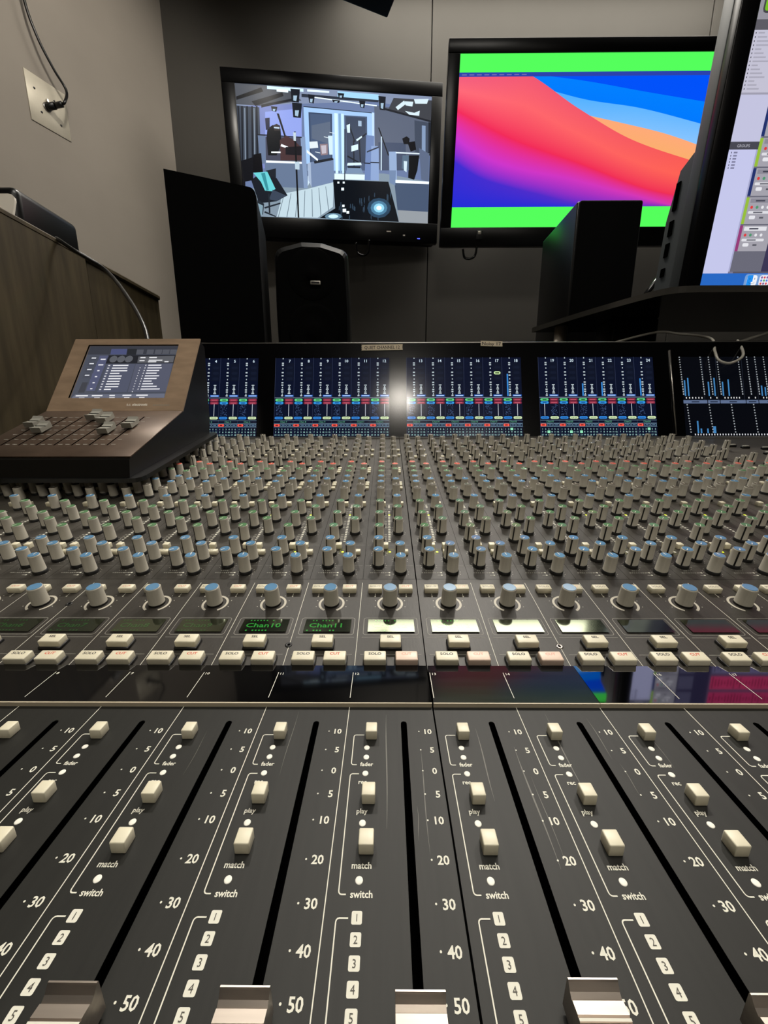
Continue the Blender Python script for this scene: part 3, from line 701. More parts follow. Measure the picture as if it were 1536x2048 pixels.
def meter_screen(k0, hot, lights):
    x0 = X12 + k0 * S + (0.0364 - (X12 + S)); wd = 0.2085; cw = wd / 6
    fr = Frame(BR.P(x0, 0.0, 0.0005), BR.ex, BR.ey, BR.ez); p = Picture(fr); Hs = LB
    p.rect(0, 0, wd, Hs * 0.995, (9, 16, 38), 0); Y = lambda f: f * Hs; l1, l2, l3 = 0.00005, 0.0001, 0.00015
    wht = (186, 198, 204)
    for i in range(6):
        c0 = i * cw; X = lambda f: c0 + f * cw; n = k0 + 12 + i
        p.rect(X(0) - 0.00015, 0, X(0) + 0.00015, Y(1), (70, 80, 110), l1)
        for q in range(6):                                                     # number grid
            for r_, base in ((0.09, 1), (0.055, 7), (0.02, 13)):
                p.text(str(base + q), X(0.10 + q * 0.16), Y(r_ - 0.010), Hs * 0.026, (170, 215, 215), l2)
        p.rect(X(0), Y(0.117), X(1), Y(0.1205), (120, 150, 170), l1)
        p.pill(X(0.01), Y(0.124), X(0.30), Y(0.156), (250, 92, 78), l1, 0.2); p.rect(X(0.08), Y(0.133), X(0.22), Y(0.147), (120, 20, 20), l2)
        for a, c in ((0.34, 0.64), (0.67, 0.98)):
            p.pill(X(a), Y(0.124), X(c), Y(0.156), (110, 140, 165), l1, 0.2); p.pill(X(a + 0.02), Y(0.128), X(c - 0.02), Y(0.152), (10, 18, 40), l2, 0.2)
            p.rect(X(a + 0.08), Y(0.136), X(c - 0.08), Y(0.145), (90, 120, 150), l3)
        p.rect(X(0), Y(0.160), X(1), Y(0.1635), (120, 150, 170), l1)
        p.text('Chan %d' % n if n < 10 else 'Chan%d' % n, X(0.5), Y(0.173), Hs * 0.028, (90, 160, 130), l2)
        p.rect(X(0), Y(0.197), X(1), Y(0.2005), (120, 150, 170), l1)
        p.pill(X(0.03), Y(0.215), X(0.46), Y(0.248), (48, 130, 214), l1, 0.45); p.text('FADER', X(0.245), Y(0.2235), Hs * 0.022, (15, 50, 110), l2)
        p.pill(X(0.53), Y(0.215), X(0.97), Y(0.248), (205, 226, 178), l1, 0.45); p.text('CH CP', X(0.75), Y(0.2235), Hs * 0.022, (40, 60, 30), l2)
        st, ln = (0.75, 0.25) if n == 19 else (0.25, 0.75)
        rr = random.Random(n)
        for q in range(46):
            x_ = st + (rr.random() - 0.5) * 0.32; y_ = 0.258 + rr.random() * 0.145; p.rect(X(x_), Y(y_), X(x_ + 0.03), Y(y_ + 0.006), (70, 92, 134), l1)
        p.rect(X(ln - 0.012), Y(0.255), X(ln + 0.012), Y(0.41), (215, 220, 230), l1)
        p.pill(X(0.04), Y(0.405), X(0.47), Y(0.436), (52, 150, 226), l1, 0.45); p.rect(X(0.16), Y(0.416), X(0.36), Y(0.426), (15, 60, 120), l2)
        p.pill(X(0.04), Y(0.443), X(0.47), Y(0.474), (96, 205, 130), l1, 0.45); p.rect(X(0.16), Y(0.453), X(0.36), Y(0.464), (15, 60, 30), l2)
        p.pill(X(0.53), Y(0.405), X(0.97), Y(0.436), (136, 44, 64), l1, 0.3); p.pill(X(0.53), Y(0.443), X(0.97), Y(0.474), (136, 44, 64), l1, 0.3)
        for y_ in (0.416, 0.453): p.rect(X(0.6), Y(y_), X(0.9), Y(y_ + 0.009), (196, 90, 110), l2)
        p.rect(X(0), Y(0.484), X(1), Y(0.489), (150, 160, 185), l1)
        p.rect(X(0.52), Y(0.50), X(0.98), Y(0.522), (52, 108, 206), l1); p.rect(X(0.56), Y(0.506), X(0.94), Y(0.516), (190, 214, 245), l2)
        for q, y_ in enumerate((0.98, 0.92, 0.895, 0.85, 0.80, 0.76, 0.713, 0.67, 0.64, 0.61, 0.58, 0.553, 0.525, 0.505)):
            w_ = 0.03 + 0.035 * ((q * 7) % 3 > 0); p.rect(X(0.40 - w_), Y(y_), X(0.40 + w_ * 0.6), Y(y_ + 0.016), wht, l1)
        for q in range(7):
            w_ = 0.07 - 0.02 * (q % 3); p.rect(X(0.75 - w_), Y(0.535 + q * 0.0175), X(0.75 + w_), Y(0.535 + q * 0.0175 + 0.012), wht, l1)
        p.rect(X(0.52), Y(0.70), X(0.98), Y(0.93), (13, 19, 36), l1)
        for y_ in (0.73, 0.80, 0.87): p.pill(X(0.60), Y(y_ - 0.018), X(0.92), Y(y_ + 0.018), (18, 25, 44), l2, 0.45)
        p.text(str(n), X(0.75), Y(0.938), Hs * 0.05, (214, 232, 244), l2)
        if n == 17: p.pill(X(0.57), Y(0.778), X(0.92), Y(0.818), (206, 236, 170), l3, 0.45); p.rect(X(0.64), Y(0.79), X(0.85), Y(0.805), (60, 80, 40), 0.0002)
        if n in hot:
            for q in range(int(hot[n] * 40)):
                p.rect(X(0.24), Y(0.505 + q * 0.0078), X(0.31), Y(0.505 + q * 0.0078 + 0.0066), (62, 150, 235), l1)
        if n in lights:
            q, r_ = lights[n]; p.rect(X(0.10 + q * 0.16) - 0.07 * cw, Y((0.09, 0.055, 0.02)[r_] - 0.015), X(0.10 + q * 0.16) + 0.07 * cw, Y((0.09, 0.055, 0.02)[r_] + 0.015), (150, 240, 190), l1)
    p.build('meter_screen', meter_mat, bridge)
meter_screen(-11, {}, {}); meter_screen(-5, {}, {})
meter_screen(1, {18: 0.92}, {18: (2, 0)})
meter_screen(7, {21: 0.5, 22: 0.56, 24: 0.72}, {19: (2, 1), 20: (3, 1), 21: (0, 1), 24: (3, 0)})
# the wider meter screen on the right (centre section)
x0 = 0.5351; wd = 0.26; fr = Frame(BR.P(x0, 0.0, 0.0005), BR.ex, BR.ey, BR.ez); p = Picture(fr); Hs = LB
p.rect(0, 0, wd, Hs * 0.995, (4, 6, 12), 0)
U = lambda px: (px - 858) / 600.0 * 0.134
blue = (72, 140, 200); tick = (160, 165, 170)
for px in (840, 1008, 1075, 1143, 1315, 1385, 1450, 1520, 1600):
    for q in range(16): p.rect(U(px + 10 + q * 0.9) - 0.0009, Hs * (0.985 - q * 0.0315), U(px + 10 + q * 0.9) + 0.0011, Hs * (0.985 - q * 0.0315 + 0.013 + 0.006 * (q > 8)), tick, 0.00005)
for px, y0 in ((873, 390), (900, 372), (1064, 400), (1112, 370), (1178, 400), (1225, 382), (1490, 434), (1518, 444)):
    n = int((512 - y0) / 6)
    for q in range(n): p.rect(U(px), Hs * (0.50 + q * 0.0099), U(px + 11), Hs * (0.50 + q * 0.0099 + 0.0082), blue, 0.00005)
for px in (880, 905, 930, 955, 980, 1005, 1075, 1125, 1190, 1215, 1240, 1262, 1284, 1306, 1382, 1434, 1500, 1525, 1560, 1590): p.rect(U(px), Hs * 0.465, U(px + 8), Hs * 0.485, (220, 220, 220), 0.00005)
for a, c in ((858, 1050), (1056, 1150), (1156, 1358), (1364, 1460), (1466, 1660)):
    p.pill(U(a), Hs * 0.405, U(c), Hs * 0.447, (92, 108, 140), 0.00005, 0.1); p.rect(U((a + c) / 2 - 30), Hs * 0.418, U((a + c) / 2 + 30), Hs * 0.432, (30, 40, 60), 0.0001)
for px in (1030, 1140, 1350, 1460): p.rect(U(px), Hs * 0.45, U(px + 2), Hs * 0.99, (46, 52, 66), 0.00004)
for px in (885, 1062, 1240, 1418, 1590):
    for q in range(11): p.rect(U(px + q * 1.5) - 0.001, Hs * (0.395 - q * 0.034), U(px + q * 1.5) + 0.0012, Hs * (0.395 - q * 0.034 - 0.014), tick, 0.00005)
for px, y0 in ((953, 718), (978, 775), (1030, 775), (1080, 758), (1090, 756)):
    n = int((815 - y0) / 6)
    for q in range(n): p.rect(U(px), Hs * (0.035 + q * 0.0095), U(px + 12), Hs * (0.035 + q * 0.0095 + 0.008), blue, 0.00006)
for q in range(34): p.rect(U(930 + q * 22), Hs * 0.008, U(938 + q * 22), Hs * 0.028, (220, 220, 225), 0.00005)
p.build('meter_screen', meter_mat, bridge)
# hand-lettered tape labels stuck to the bridge
def tape(xa, xb, ya, yb, txt, em, lab, tilt):
    c, s_ = math.cos(tilt), math.sin(tilt)
    fr = Frame(BR.P((xa + xb) / 2, (ya + yb) / 2, 0.0012), BR.ex * c + BR.ey * s_, BR.ey * c - BR.ex * s_, BR.ez)
    w, h = (xb - xa) / 2, (yb - ya) / 2; m = MB()
    left = [(-w + (0.0012 if q % 2 else 0.0), -h + 2 * h * q / 6) for q in range(7)]
    m.prism([(-w, -h), (w, -h), (w - 0.0006, 0), (w, h)] + left[::-1][:-1], -0.00015, 0.00015, tape_paper, fr)
    m.text(fr, txt, 0, -em * 0.36, 0.0003, em, ink, sx=0.85 * 2 * w / (text_mesh(txt, 0.012)[2] * em), bold=0.012)
    o = m.build('tape_label', bridge); o['label'] = lab
tape(-0.0465, 0.0295, LB + 0.0135, LB + 0.0245, 'QUIET CHANNEL 12', 0.0085, 'torn paper tape hand-lettered QUIET CHANNEL 12', 0.01)
tape(0.172, 0.2125, LB + 0.0205, LB + 0.0305, 'Noisy 17', 0.0085, 'short paper tape hand-lettered Noisy 17', -0.03)

# ------------------------------------------------------------------ reverb remote on the left of the console
tc = thing('effects_remote_controller', (-0.373, 0.50, H - 0.06), 'brown metal effects remote with tilted list screen and small faders, left on the console', 'remote controller')
tx0, tx1 = -0.4665, -0.2790
front, fold, top = Vector((0, 0.431, H - 0.0347)), Vector((0, 0.5553, H + 0.0168)), Vector((0, 0.632, H + 0.1235))
zb = H - 0.0575
mb = MB()
body = [(0.4265, zb), (front.y - 0.001, front.z - 0.004), (front.y, front.z - 0.002), (fold.y, fold.z - 0.002), (top.y, top.z - 0.002), (top.y + 0.014, top.z - 0.010), (fold.y + 0.085, fold.z - 0.01), (fold.y + 0.08, zb + (fold.y + 0.08 - 0.4265) * 0.20521)]
mb.prism(body, tx0 + 0.001, tx1 - 0.001, black_satin, YZ); mb.build('housing', tc)
DK = Frame(Vector((tx0, front.y, front.z)), (1, 0, 0), (fold - front), (fold - front).cross(Vector((1, 0, 0))) * -1)
LD = (fold - front).length; wT = tx1 - tx0
mb = MB(); mb.box((wT / 2, LD / 2, -0.001), (wT, LD, 0.002), bronze_dark, DK, bev=0.0006, seg=1)
for i in range(7):
    xs_ = wT * (0.125 + i * 0.109)
    mb.rect(DK, xs_ - 0.0009, LD * 0.20, xs_ + 0.0009, LD * 0.84, 0.0001, black_gap)
    if i < 6 or True:
        for q in range(7):
            yy = LD * (0.22 + q * 0.10)
            mb.rect(DK, xs_ + 0.0035, yy - 0.0005, xs_ + 0.0085, yy + 0.0005, 0.0001, print_grey)
            mb.rect(DK, xs_ - 0.0085, yy - 0.0005, xs_ - 0.0035, yy + 0.0005, 0.0001, print_grey)
mb.build('fader_deck', tc)
PR = [(-0.0095, 0.002), (-0.0095, 0.0085), (-0.006, 0.0075), (0.0, 0.0062), (0.006, 0.0075), (0.0095, 0.0095), (0.0095, 0.002)]
for i, fy in ((0, 0.62), (1, 0.50), (3, 0.80), (4, 0.72), (5, 0.48), (6, 0.60)):
    m = MB(); xs_ = wT * (0.125 + i * 0.109); yy = LD * fy; hw_ = 0.0062
    for q in range(len(PR) - 1):
        a, c = PR[q], PR[q + 1]
        m.face([DK.P(xs_ - hw_, yy + a[0], a[1]), DK.P(xs_ - hw_, yy + c[0], c[1]), DK.P(xs_ + hw_, yy + c[0], c[1]), DK.P(xs_ + hw_, yy + a[0], a[1])], print_grey)
    m.face([DK.P(xs_ + hw_, yy + a, c) for a, c in PR], print_grey); m.face([DK.P(xs_ - hw_, yy + a, c) for a, c in PR[::-1]], print_grey)
    m.face([DK.P(xs_ + sx_ * hw_, yy + a, 0.002) for sx_, a in ((-1, -0.0095), (1, -0.0095), (1, 0.0095), (-1, 0.0095))], print_grey)
    m.box((xs_, yy, 0.0085 - 0.0019), (2 * hw_ + 0.0001, 0.0006, 0.0008), black_gap, DK)
    m.box((xs_, yy, 0.0008), (0.0016, 0.006, 0.004), black_plastic, DK)
    m.build('fader_cap', tc)
PN = Frame(Vector((tx0, fold.y, fold.z)), (1, 0, 0), (top - fold), (top - fold).cross(Vector((1, 0, 0))) * -1)
LP = (top - fold).length
sx0, sx1 = 0.0255, 0.1575; sy0, sy1 = 0.0220, 0.1180
mb = MB()
for a, c, d, e in ((0, 0, wT, sy0), (0, sy1, wT, LP), (0, sy0, sx0, sy1), (sx1, sy0, wT, sy1)):
    mb.box(((a + d) / 2, (c + e) / 2, -0.001), (d - a, e - c, 0.002), bronze, PN)
for a, c, d, e in ((sx0 - 0.002, sy0, sx0, sy1), (sx0 - 0.002, sy1, sx1, sy1 + 0.002)): mb.rect(PN, a, c, d, e, 0.0001, black_gap)
mb.text(PN, 't.c. electronic', 0.108, 0.0085, 0.0001, 0.0062, white_card, 'L', bold=0.03, sx=0.84)
for q in range(9): mb.rect(PN, 0.1445 + q * 0.0026, 0.0088, 0.1445 + q * 0.0026 + 0.0018, 0.0102, 0.0001, print_grey)
mb.build('display_panel', tc)
p = Picture(Frame(PN.P(sx0, sy0, -0.0008), PN.ex, PN.ey, PN.ez)); w, h = sx1 - sx0, sy1 - sy0
q2 = homography([(662, 780), (1305, 780), (1195, 1160), (510, 1155)], [(0, h), (w, h), (w, 0), (0, 0)])
def tp(pts, c, l): p.poly([q2(*a) for a in pts], c, l)
p.rect(0, 0, w, h, (74, 78, 90), 0)
tp([(662, 780), (1305, 780), (1295, 840), (640, 840)], (58, 60, 68), 0.00005)
tp([(815, 800), (930, 800), (922, 840), (805, 840)], (76, 82, 120), 0.0001); tp([(930, 800), (1000, 800), (992, 845), (922, 845)], (40, 42, 46), 0.0001)
for x in (1000, 1075, 1135, 1190, 1245): tp([(x, 806), (x + 50, 806), (x + 42, 838), (x - 8, 838)], (84, 86, 94), 0.0001)
tp([(790, 846), (1290, 846), (1270, 906), (770, 906)], (36, 37, 42), 0.0001)
for x in (828, 884, 940):
    c0 = q2(x, 874); p.poly([(c0[0] + 0.0058 * math.cos(t * 0.5236), c0[1] + 0.0064 * math.sin(t * 0.5236)) for t in range(12)], (92, 94, 100), 0.00015)
tp([(1010, 856), (1275, 852), (1262, 900), (1000, 902)], (92, 93, 98), 0.00015)
for a, c, y in ((1025, 1062, 864), (1018, 1055, 886), (1090, 1145, 864), (1085, 1185, 884), (1080, 1140, 895), (1200, 1230, 895)): tp([(a, y - 4), (c, y - 4), (c - 2, y + 4), (a - 2, y + 4)], (225, 225, 228), 0.0002)
for i, y in enumerate((866, 906, 948, 990)):
    x = 690 - i * 17; tp([(x - 28, y - 14), (x + 22, y - 14), (x + 12, y + 18), (x - 38, y + 18)], (70, 73, 84), 0.0001); tp([(x - 18, y - 4), (x + 14, y - 4), (x + 11, y + 4), (x - 21, y + 4)], (220, 222, 228), 0.00015)
tp([(600, 1040), (640, 1040), (612, 1115), (566, 1115)], (60, 62, 70), 0.0001)
for i, y in enumerate((875, 915, 957, 1000, 1044, 1087)):
    x = 755 - i * 18; tp([(x - 26, y - 26), (x + 40, y - 26), (x + 22, y + 16), (x - 40, y + 16)], (84, 88, 116), 0.0001); ww = 18 if i < 2 else 8; tp([(x - ww, y - 4), (x + ww, y - 4), (x + ww - 3, y + 4), (x - ww - 3, y + 4)], (226, 226, 232), 0.00015)
tp([(785, 910), (985, 910), (920, 1112), (705, 1112)], (82, 86, 104), 0.0001); tp([(990, 910), (1258, 906), (1208, 1112), (928, 1112)], (86, 89, 106), 0.0001)
names = (112, 112, 118, 68, 92, 92, 92, 96, 96, 50)
for i in range(10):
    y = 920 + i * 19.2; x = 825 - i * 7.6
    tp([(x, y - 4), (x + names[i], y - 4), (x + names[i] - 3, y + 4), (x - 3, y + 4)], (236, 236, 240), 0.00015); tp([(x - 34, y - 4), (x - 20, y - 4), (x - 23, y + 4), (x - 37, y + 4)], (210, 210, 216), 0.00015)
    x = 1082 - i * 6.6; wr = (95, 104, 92, 80, 104, 92, 62, 78, 112, 140)[i]
    tp([(x, y - 4), (x + wr, y - 4), (x + wr - 3, y + 4), (x - 3, y + 4)], (232, 232, 238), 0.00015); tp([(x - 22, y - 4), (x - 14, y - 4), (x - 17, y + 4), (x - 25, y + 4)], (210, 210, 216), 0.00015)
    tp([(x - 64, y + 14), (x - 58, y + 14), (x - 60, y + 21), (x - 66, y + 21)], (210, 210, 216), 0.00015)
tp([(548, 1128), (1198, 1126), (1194, 1160), (512, 1160)], (104, 108, 124), 0.0001)
for a, c in ((552, 640), (668, 745), (795, 835), (890, 955), (990, 1075)):
    tp([(a, 1133), (c, 1133), (c - 3, 1142), (a - 3, 1142)], (228, 228, 232), 0.00015); m_x = (a + c) / 2; tp([(m_x - 22, 1150), (m_x + 18, 1150), (m_x + 15, 1158), (m_x - 25, 1158)], (220, 220, 226), 0.00015)
p.build('display', lcd_mat, tc)
# flat tray it stands on, resting on the knob tops
tray = thing('support_tray', (-0.37, 0.5, H - 0.06), 'thin black tray under the brown effects remote, raised just above the knobs', 'tray')
TF = Frame((X12, 0, H - 0.1501), MAIN.ex, MAIN.ey, MAIN.ez)
mb = MB(); mb.prism(round_rect(tx0 - 0.004 - X12, 0.4330, tx1 + 0.012 - X12, 0.655, 0.012), 0.0, 0.0048, black_satin, TF); mb.build('tray_plate', tray)
for k in (-11, -7):
    for v in (0.505, 0.60):
        mb = MB(); mb.box((k * S, v, 0.0108), (0.005, 0.005, 0.0216), black_plastic, MAIN); mb.build('leg', tray)

# ------------------------------------------------------------------ left cabinet and what stands on it
cab = thing('equipment_cabinet', (-0.9, 0.7, 0), 'tall dark brown wooden equipment cabinet at the left end of the console', 'cabinet')
ct = H + 0.338
mb = MB(); mb.box((-0.90, 0.38, ct / 2), (0.54, 1.08, ct), wood_dark, bev=0.003, seg=1, smooth=False); mb.build('near_bay', cab)
mb = MB(); mb.box((-0.905, 1.062, ct / 2), (0.54, 0.276, ct - 0.002), wood_dark, bev=0.003, seg=1, smooth=False); mb.build('far_bay', cab)
mb = MB(); mb.box((-0.902, 0.52, ct + 0.002), (0.545, 1.36, 0.012), wood_dark, bev=0.003, seg=1, smooth=False); mb.build('top_board', cab)
ctop = ct + 0.008
mb = MB(); mb.box((-0.855, 0.94, ctop + 0.048), (0.30, 0.16, 0.096), black_satin, bev=0.014, seg=4); eq = mb.build('equipment_case'); tag(eq, 'black rounded equipment case on top of the brown cabinet', 'equipment case')
mb = MB(); fr = Frame((-0.76, 0.80, ctop), (1, 0, 0), (0, 0.35, 0.94), (0, -0.94, 0.35)); mb.prism(round_rect(-0.09, 0.0, 0.09, 0.062, 0.014), 0, 0.004, white_card, fr); tag(mb.build('white_card'), 'white rounded card leaning in front of the black case on the cabinet', 'card')
mb = MB()
mb.tube(spline([(-0.76, 1.12, ctop + 0.006), (-0.69, 1.02, ctop + 0.008), (-0.646, 0.87, H + 0.352), (-0.60, 0.84, H + 0.325), (-0.548, 0.85, H + 0.292), (-0.47, 0.78, H + 0.225), (-0.40, 0.70, H + 0.155), (-0.372, 0.655, H + 0.10), (-0.368, 0.645, H + 0.03)], 10), 0.0036, cable_black, 10)
tag(mb.build('remote_cable'), 'black cable running from the brown cabinet down behind the effects remote', 'cable')

# ------------------------------------------------------------------ left wall: connector plate and hanging lead
LWF = Frame(CORNER + Vector((0, 0, H)), LW, (0, 0, 1), (LW.y, -LW.x, 0))       # x runs along the wall, y up, z out of it
plate = thing('wall_plate', LWF.P(-0.53, 1.088), 'pale square metal connector plate screwed to the left wall', 'wall plate')
mb = MB(); mb.box((-0.530, 1.088, 0.0015), (0.124, 0.146, 0.003), plate_metal, LWF, bev=0.0008, seg=1)
mb.lathe([(0.013, 0.003), (0.013, 0.006), (0.009, 0.006)], steel, LWF, x=-0.536, y=1.082, n=18); mb.build('faceplate', plate)
for x, y in ((-0.568, 1.118), (-0.508, 1.116), (-0.497, 1.05), (-0.556, 1.056)):
    m = MB(); m.lathe([(0.0035, 0.003), (0.003, 0.0045), (0.0012, 0.0046)], black_plastic, LWF, x=x, y=y, n=10); m.build('screw', plate)
lead = thing('hanging_lead', LWF.P(-0.536, 1.082, 0.006), 'black lead hanging down the left wall into the pale connector plate', 'cable')
mb = MB(); A = LWF.P(-0.536, 1.082, 0.006); D = (LWF.ez * 0.85 + LWF.ex * 0.45 + LWF.ey * 0.2).normalized()
mb.tube([A, A + D * 0.004, A + D * 0.026], 0.0105, black_plastic, 16); mb.tube([A + D * 0.026, A + D * 0.045, A + D * 0.052], 0.0085, black_plastic, 16)
mb.box((-0.536, 1.099, 0.010), (0.006, 0.008, 0.008), steel, LWF); mb.build('plug', lead)
mb = MB(); E_ = A + D * 0.05
mb.tube(spline([E_, E_ + D * 0.012 + Vector((0, 0, 0.006)), LWF.P(-0.488, 1.150, 0.045), LWF.P(-0.518, 1.195, 0.04), LWF.P(-0.552, 1.262, 0.035), LWF.P(-0.572, 1.355, 0.03), LWF.P(-0.574, 1.52, 0.03), LWF.P(-0.574, 1.8485, 0.03)], 8), 0.0042, cable_black, 10); mb.build('cord', lead)

# ------------------------------------------------------------------ screens on the far wall
def tv(name, label, C, yaw, tilt, x0, x1, y0, y1, sx0_, sx1_, sy0_, sy1_, led, depth=0.07):
    ex, ey, n = axes(yaw, tilt); fr = Frame(C, ex, ey, n)
    t = thing(name, fr.P((x0 + x1) / 2, y0, -depth / 2), label, 'television')
    m = MB(); m.box(((x0 + x1) / 2, (y0 + y1) / 2, -depth / 2 - 0.006), (x1 - x0 - 0.01, y1 - y0 - 0.01, depth), black_plastic, fr, bev=0.012, seg=3); m.build('rear_housing', t)
    m = MB(); zf = 0.0
    for a, c, d, e in ((x0, y0, x1, sy0_), (x0, sy1_, x1, y1), (x0, sy0_, sx0_, sy1_), (sx1_, sy0_, x1, sy1_)):
        m.box(((a + d) / 2, (c + e) / 2, zf - 0.008), (d - a + 0.0002, e - c + 0.0002, 0.028), tv_bezel, fr, bev=0.002, seg=2)
    m.build('bezel', t)
    m = MB(); m.box((led, y0 + 0.016, 0.0065), (0.012, 0.003, 0.002), blue_led, fr); m.build('power_light', t)
    # wall bracket
    cx, cy = (x0 + x1) / 2, (y0 + y1) / 2; a = fr.P(cx, cy, -depth - 0.0); bk = Vector((a.x, BACK - 0.004, a.z))
    m = MB(); m.box(((a.x + bk.x) / 2, (a.y + BACK) / 2, a.z), (0.08, BACK - a.y - 0.004, 0.06), black_plastic); m.box((bk.x, BACK - 0.008, bk.z), (0.22, 0.012, 0.22), black_plastic); m.build('wall_bracket', t)
    return t, fr
tv1, f1 = tv('wall_television', 'smaller wall television showing a blue-grey camera view of a recording room', (-0.2275, 2.0, H + 1.1137), 5.4, 4.8, -0.446, 0.464, -0.302, 0.281, -0.393, 0.419, -0.2245, 0.2345, 0.378)
m = MB(); m.box((0.24, -0.262, 0.0065), (0.02, 0.004, 0.001), badge_metal, f1); m.box((0.31, -0.275, 0.0065), (0.010, 0.005, 0.001), white_card, f1); m.build('badge', tv1)
q1 = homography([(342, 178), (1388, 240), (1350, 922), (402, 874)], [(-0.393, 0.2345), (0.419, 0.2345), (0.419, -0.2245), (-0.393, -0.2245)])
p = Picture(Frame(f1.P(0, 0, 0.001), f1.ex, f1.ey, f1.ez)); p.rect(-0.393, -0.2245, 0.419, 0.2345, (96, 112, 148), 0)
LY = [0]
def tp(pts, c):
    LY[0] += 1; p.poly([(min(0.419, max(-0.393, a)), min(0.2345, max(-0.2245, b_))) for a, b_ in (q1(*q) for q in pts)], c, 0.00002 * LY[0])
def quad(x0, y0, x1, y1, c): tp([(x0, y0), (x1, y0), (x1, y1), (x0, y1)], c)
# room: ceiling, walls, curtains
tp([(342, 178), (1388, 240), (1388, 320), (1080, 270), (690, 285), (342, 300)], (120, 132, 158))
tp([(342, 300), (690, 285), (690, 600), (342, 640)], (112, 124, 176)); tp([(1075, 290), (1390, 330), (1370, 560), (1075, 640)], (84, 92, 110))
tp([(342, 178), (600, 195), (690, 268), (500, 300), (342, 290)], (70, 74, 82)); tp([(350, 250), (480, 200), (490, 222), (352, 268)], (12, 14, 18)); tp([(430, 275), (590, 225), (596, 245), (450, 300)], (20, 22, 28)); tp([(480, 292), (640, 258), (640, 270), (480, 308)], (24, 26, 32))
tp([(344, 296), (470, 306), (480, 600), (356, 640)], (58, 66, 78))
for x in (356, 376, 402, 428, 452): tp([(x, 300), (x + 9, 300), (x + 13, 620), (x + 4, 620)], (24, 28, 36))
for x in (392, 440): tp([(x, 310), (x + 5, 310), (x + 10, 600), (x + 5, 600)], (120, 134, 150))
tp([(500, 330), (690, 310), (690, 460), (500, 460)], (134, 150, 214)); tp([(700, 300), (1075, 330), (1070, 640), (712, 640)], (150, 184, 226))
tp([(510, 192), (700, 205), (700, 222), (510, 208)], (196, 226, 246)); tp([(560, 208), (620, 212), (620, 226), (560, 222)], (230, 246, 252)); tp([(720, 208), (836, 216), (836, 226), (720, 220)], (214, 238, 250)); tp([(880, 216), (1100, 232), (1098, 262), (880, 250)], (150, 196, 226))
tp([(690, 232), (1100, 262), (1098, 274), (690, 250)], (40, 46, 58)); tp([(730, 244), (1090, 290), (1088, 296), (730, 250)], (220, 238, 248)); tp([(700, 298), (1064, 330), (1064, 334), (700, 303)], (24, 30, 42))
# doors
tp([(726, 330), (850, 338), (850, 640), (734, 640)], (52, 66, 92)); tp([(734, 338), (842, 344), (842, 600), (740, 600)], (66, 82, 110)); tp([(742, 400), (840, 380), (840, 500), (742, 470)], (84, 96, 116))
tp([(862, 334), (880, 336), (880, 654), (866, 654)], (196, 228, 250)); tp([(884, 336), (896, 336), (896, 654), (888, 654)], (116, 150, 186)); tp([(898, 336), (912, 338), (912, 654), (900, 654)], (186, 218, 244))
tp([(914, 345), (1036, 352), (1034, 640), (918, 640)], (70, 84, 110)); tp([(924, 352), (1028, 358), (1026, 600), (926, 600)], (54, 64, 84)); tp([(988, 374), (1006, 375), (1006, 404), (988, 403)], (150, 172, 196))
tp([(1062, 330), (1074, 332), (1072, 640), (1062, 640)], (180, 206, 236))
# lamps on the grid
for x, y, w_, h_ in ((632, 205, 50, 75), (640, 280, 52, 82), (724, 234, 36, 50), (880, 225, 36, 30), (994, 266, 34, 40), (1098, 240, 40, 78), (1200, 262, 50, 40), (530, 300, 34, 30), (850, 262, 44, 18), (1290, 262, 60, 22)):
    tp([(x, y), (x + w_, y + 4), (x + w_ - 6, y + h_), (x + 6, y + h_ - 4)], (22, 26, 34)); tp([(x + w_ * 0.3, y + h_ * 0.5), (x + w_ * 0.7, y + h_ * 0.5), (x + w_ * 0.6, y + h_ * 0.9), (x + w_ * 0.3, y + h_ * 0.85)], (150, 176, 196))
tp([(1180, 250), (1390, 262), (1388, 375), (1150, 312)], (58, 60, 66))
for a in ([(1190, 300), (1236, 264), (1246, 282), (1202, 316)], [(1240, 268), (1286, 270), (1280, 296), (1244, 290)], [(1290, 256), (1370, 254), (1360, 280), (1296, 280)], [(1240, 320), (1290, 330), (1320, 318), (1316, 346), (1262, 340)]): tp(a, (196, 214, 222))
tp([(1130, 304), (1386, 372), (1386, 382), (1130, 316)], (30, 32, 38))
tp([(1290, 370), (1388, 386), (1368, 560), (1290, 540)], (60, 68, 84)); tp([(1330, 398), (1350, 400), (1346, 560), (1326, 555)], (120, 140, 170)); tp([(1366, 380), (1380, 382), (1376, 560), (1362, 556)], (30, 34, 42))
# floor
tp([(402, 740), (600, 690), (860, 655), (1120, 655), (1360, 700), (1350, 922), (402, 874)], (120, 136, 150)); tp([(590, 760), (720, 735), (856, 700), (850, 830), (770, 886), (560, 878)], (176, 196, 206))
for i in range(7): x = 596 + i * 36; tp([(x, 765 - i * 7), (x + 3, 765 - i * 7), (x - 26 + i * 8, 880), (x - 30 + i * 8, 880)], (100, 116, 128))
tp([(860, 655), (1020, 662), (1020, 690), (860, 685)], (206, 226, 238)); tp([(700, 700), (730, 655), (735, 690), (716, 730)], (190, 210, 226))
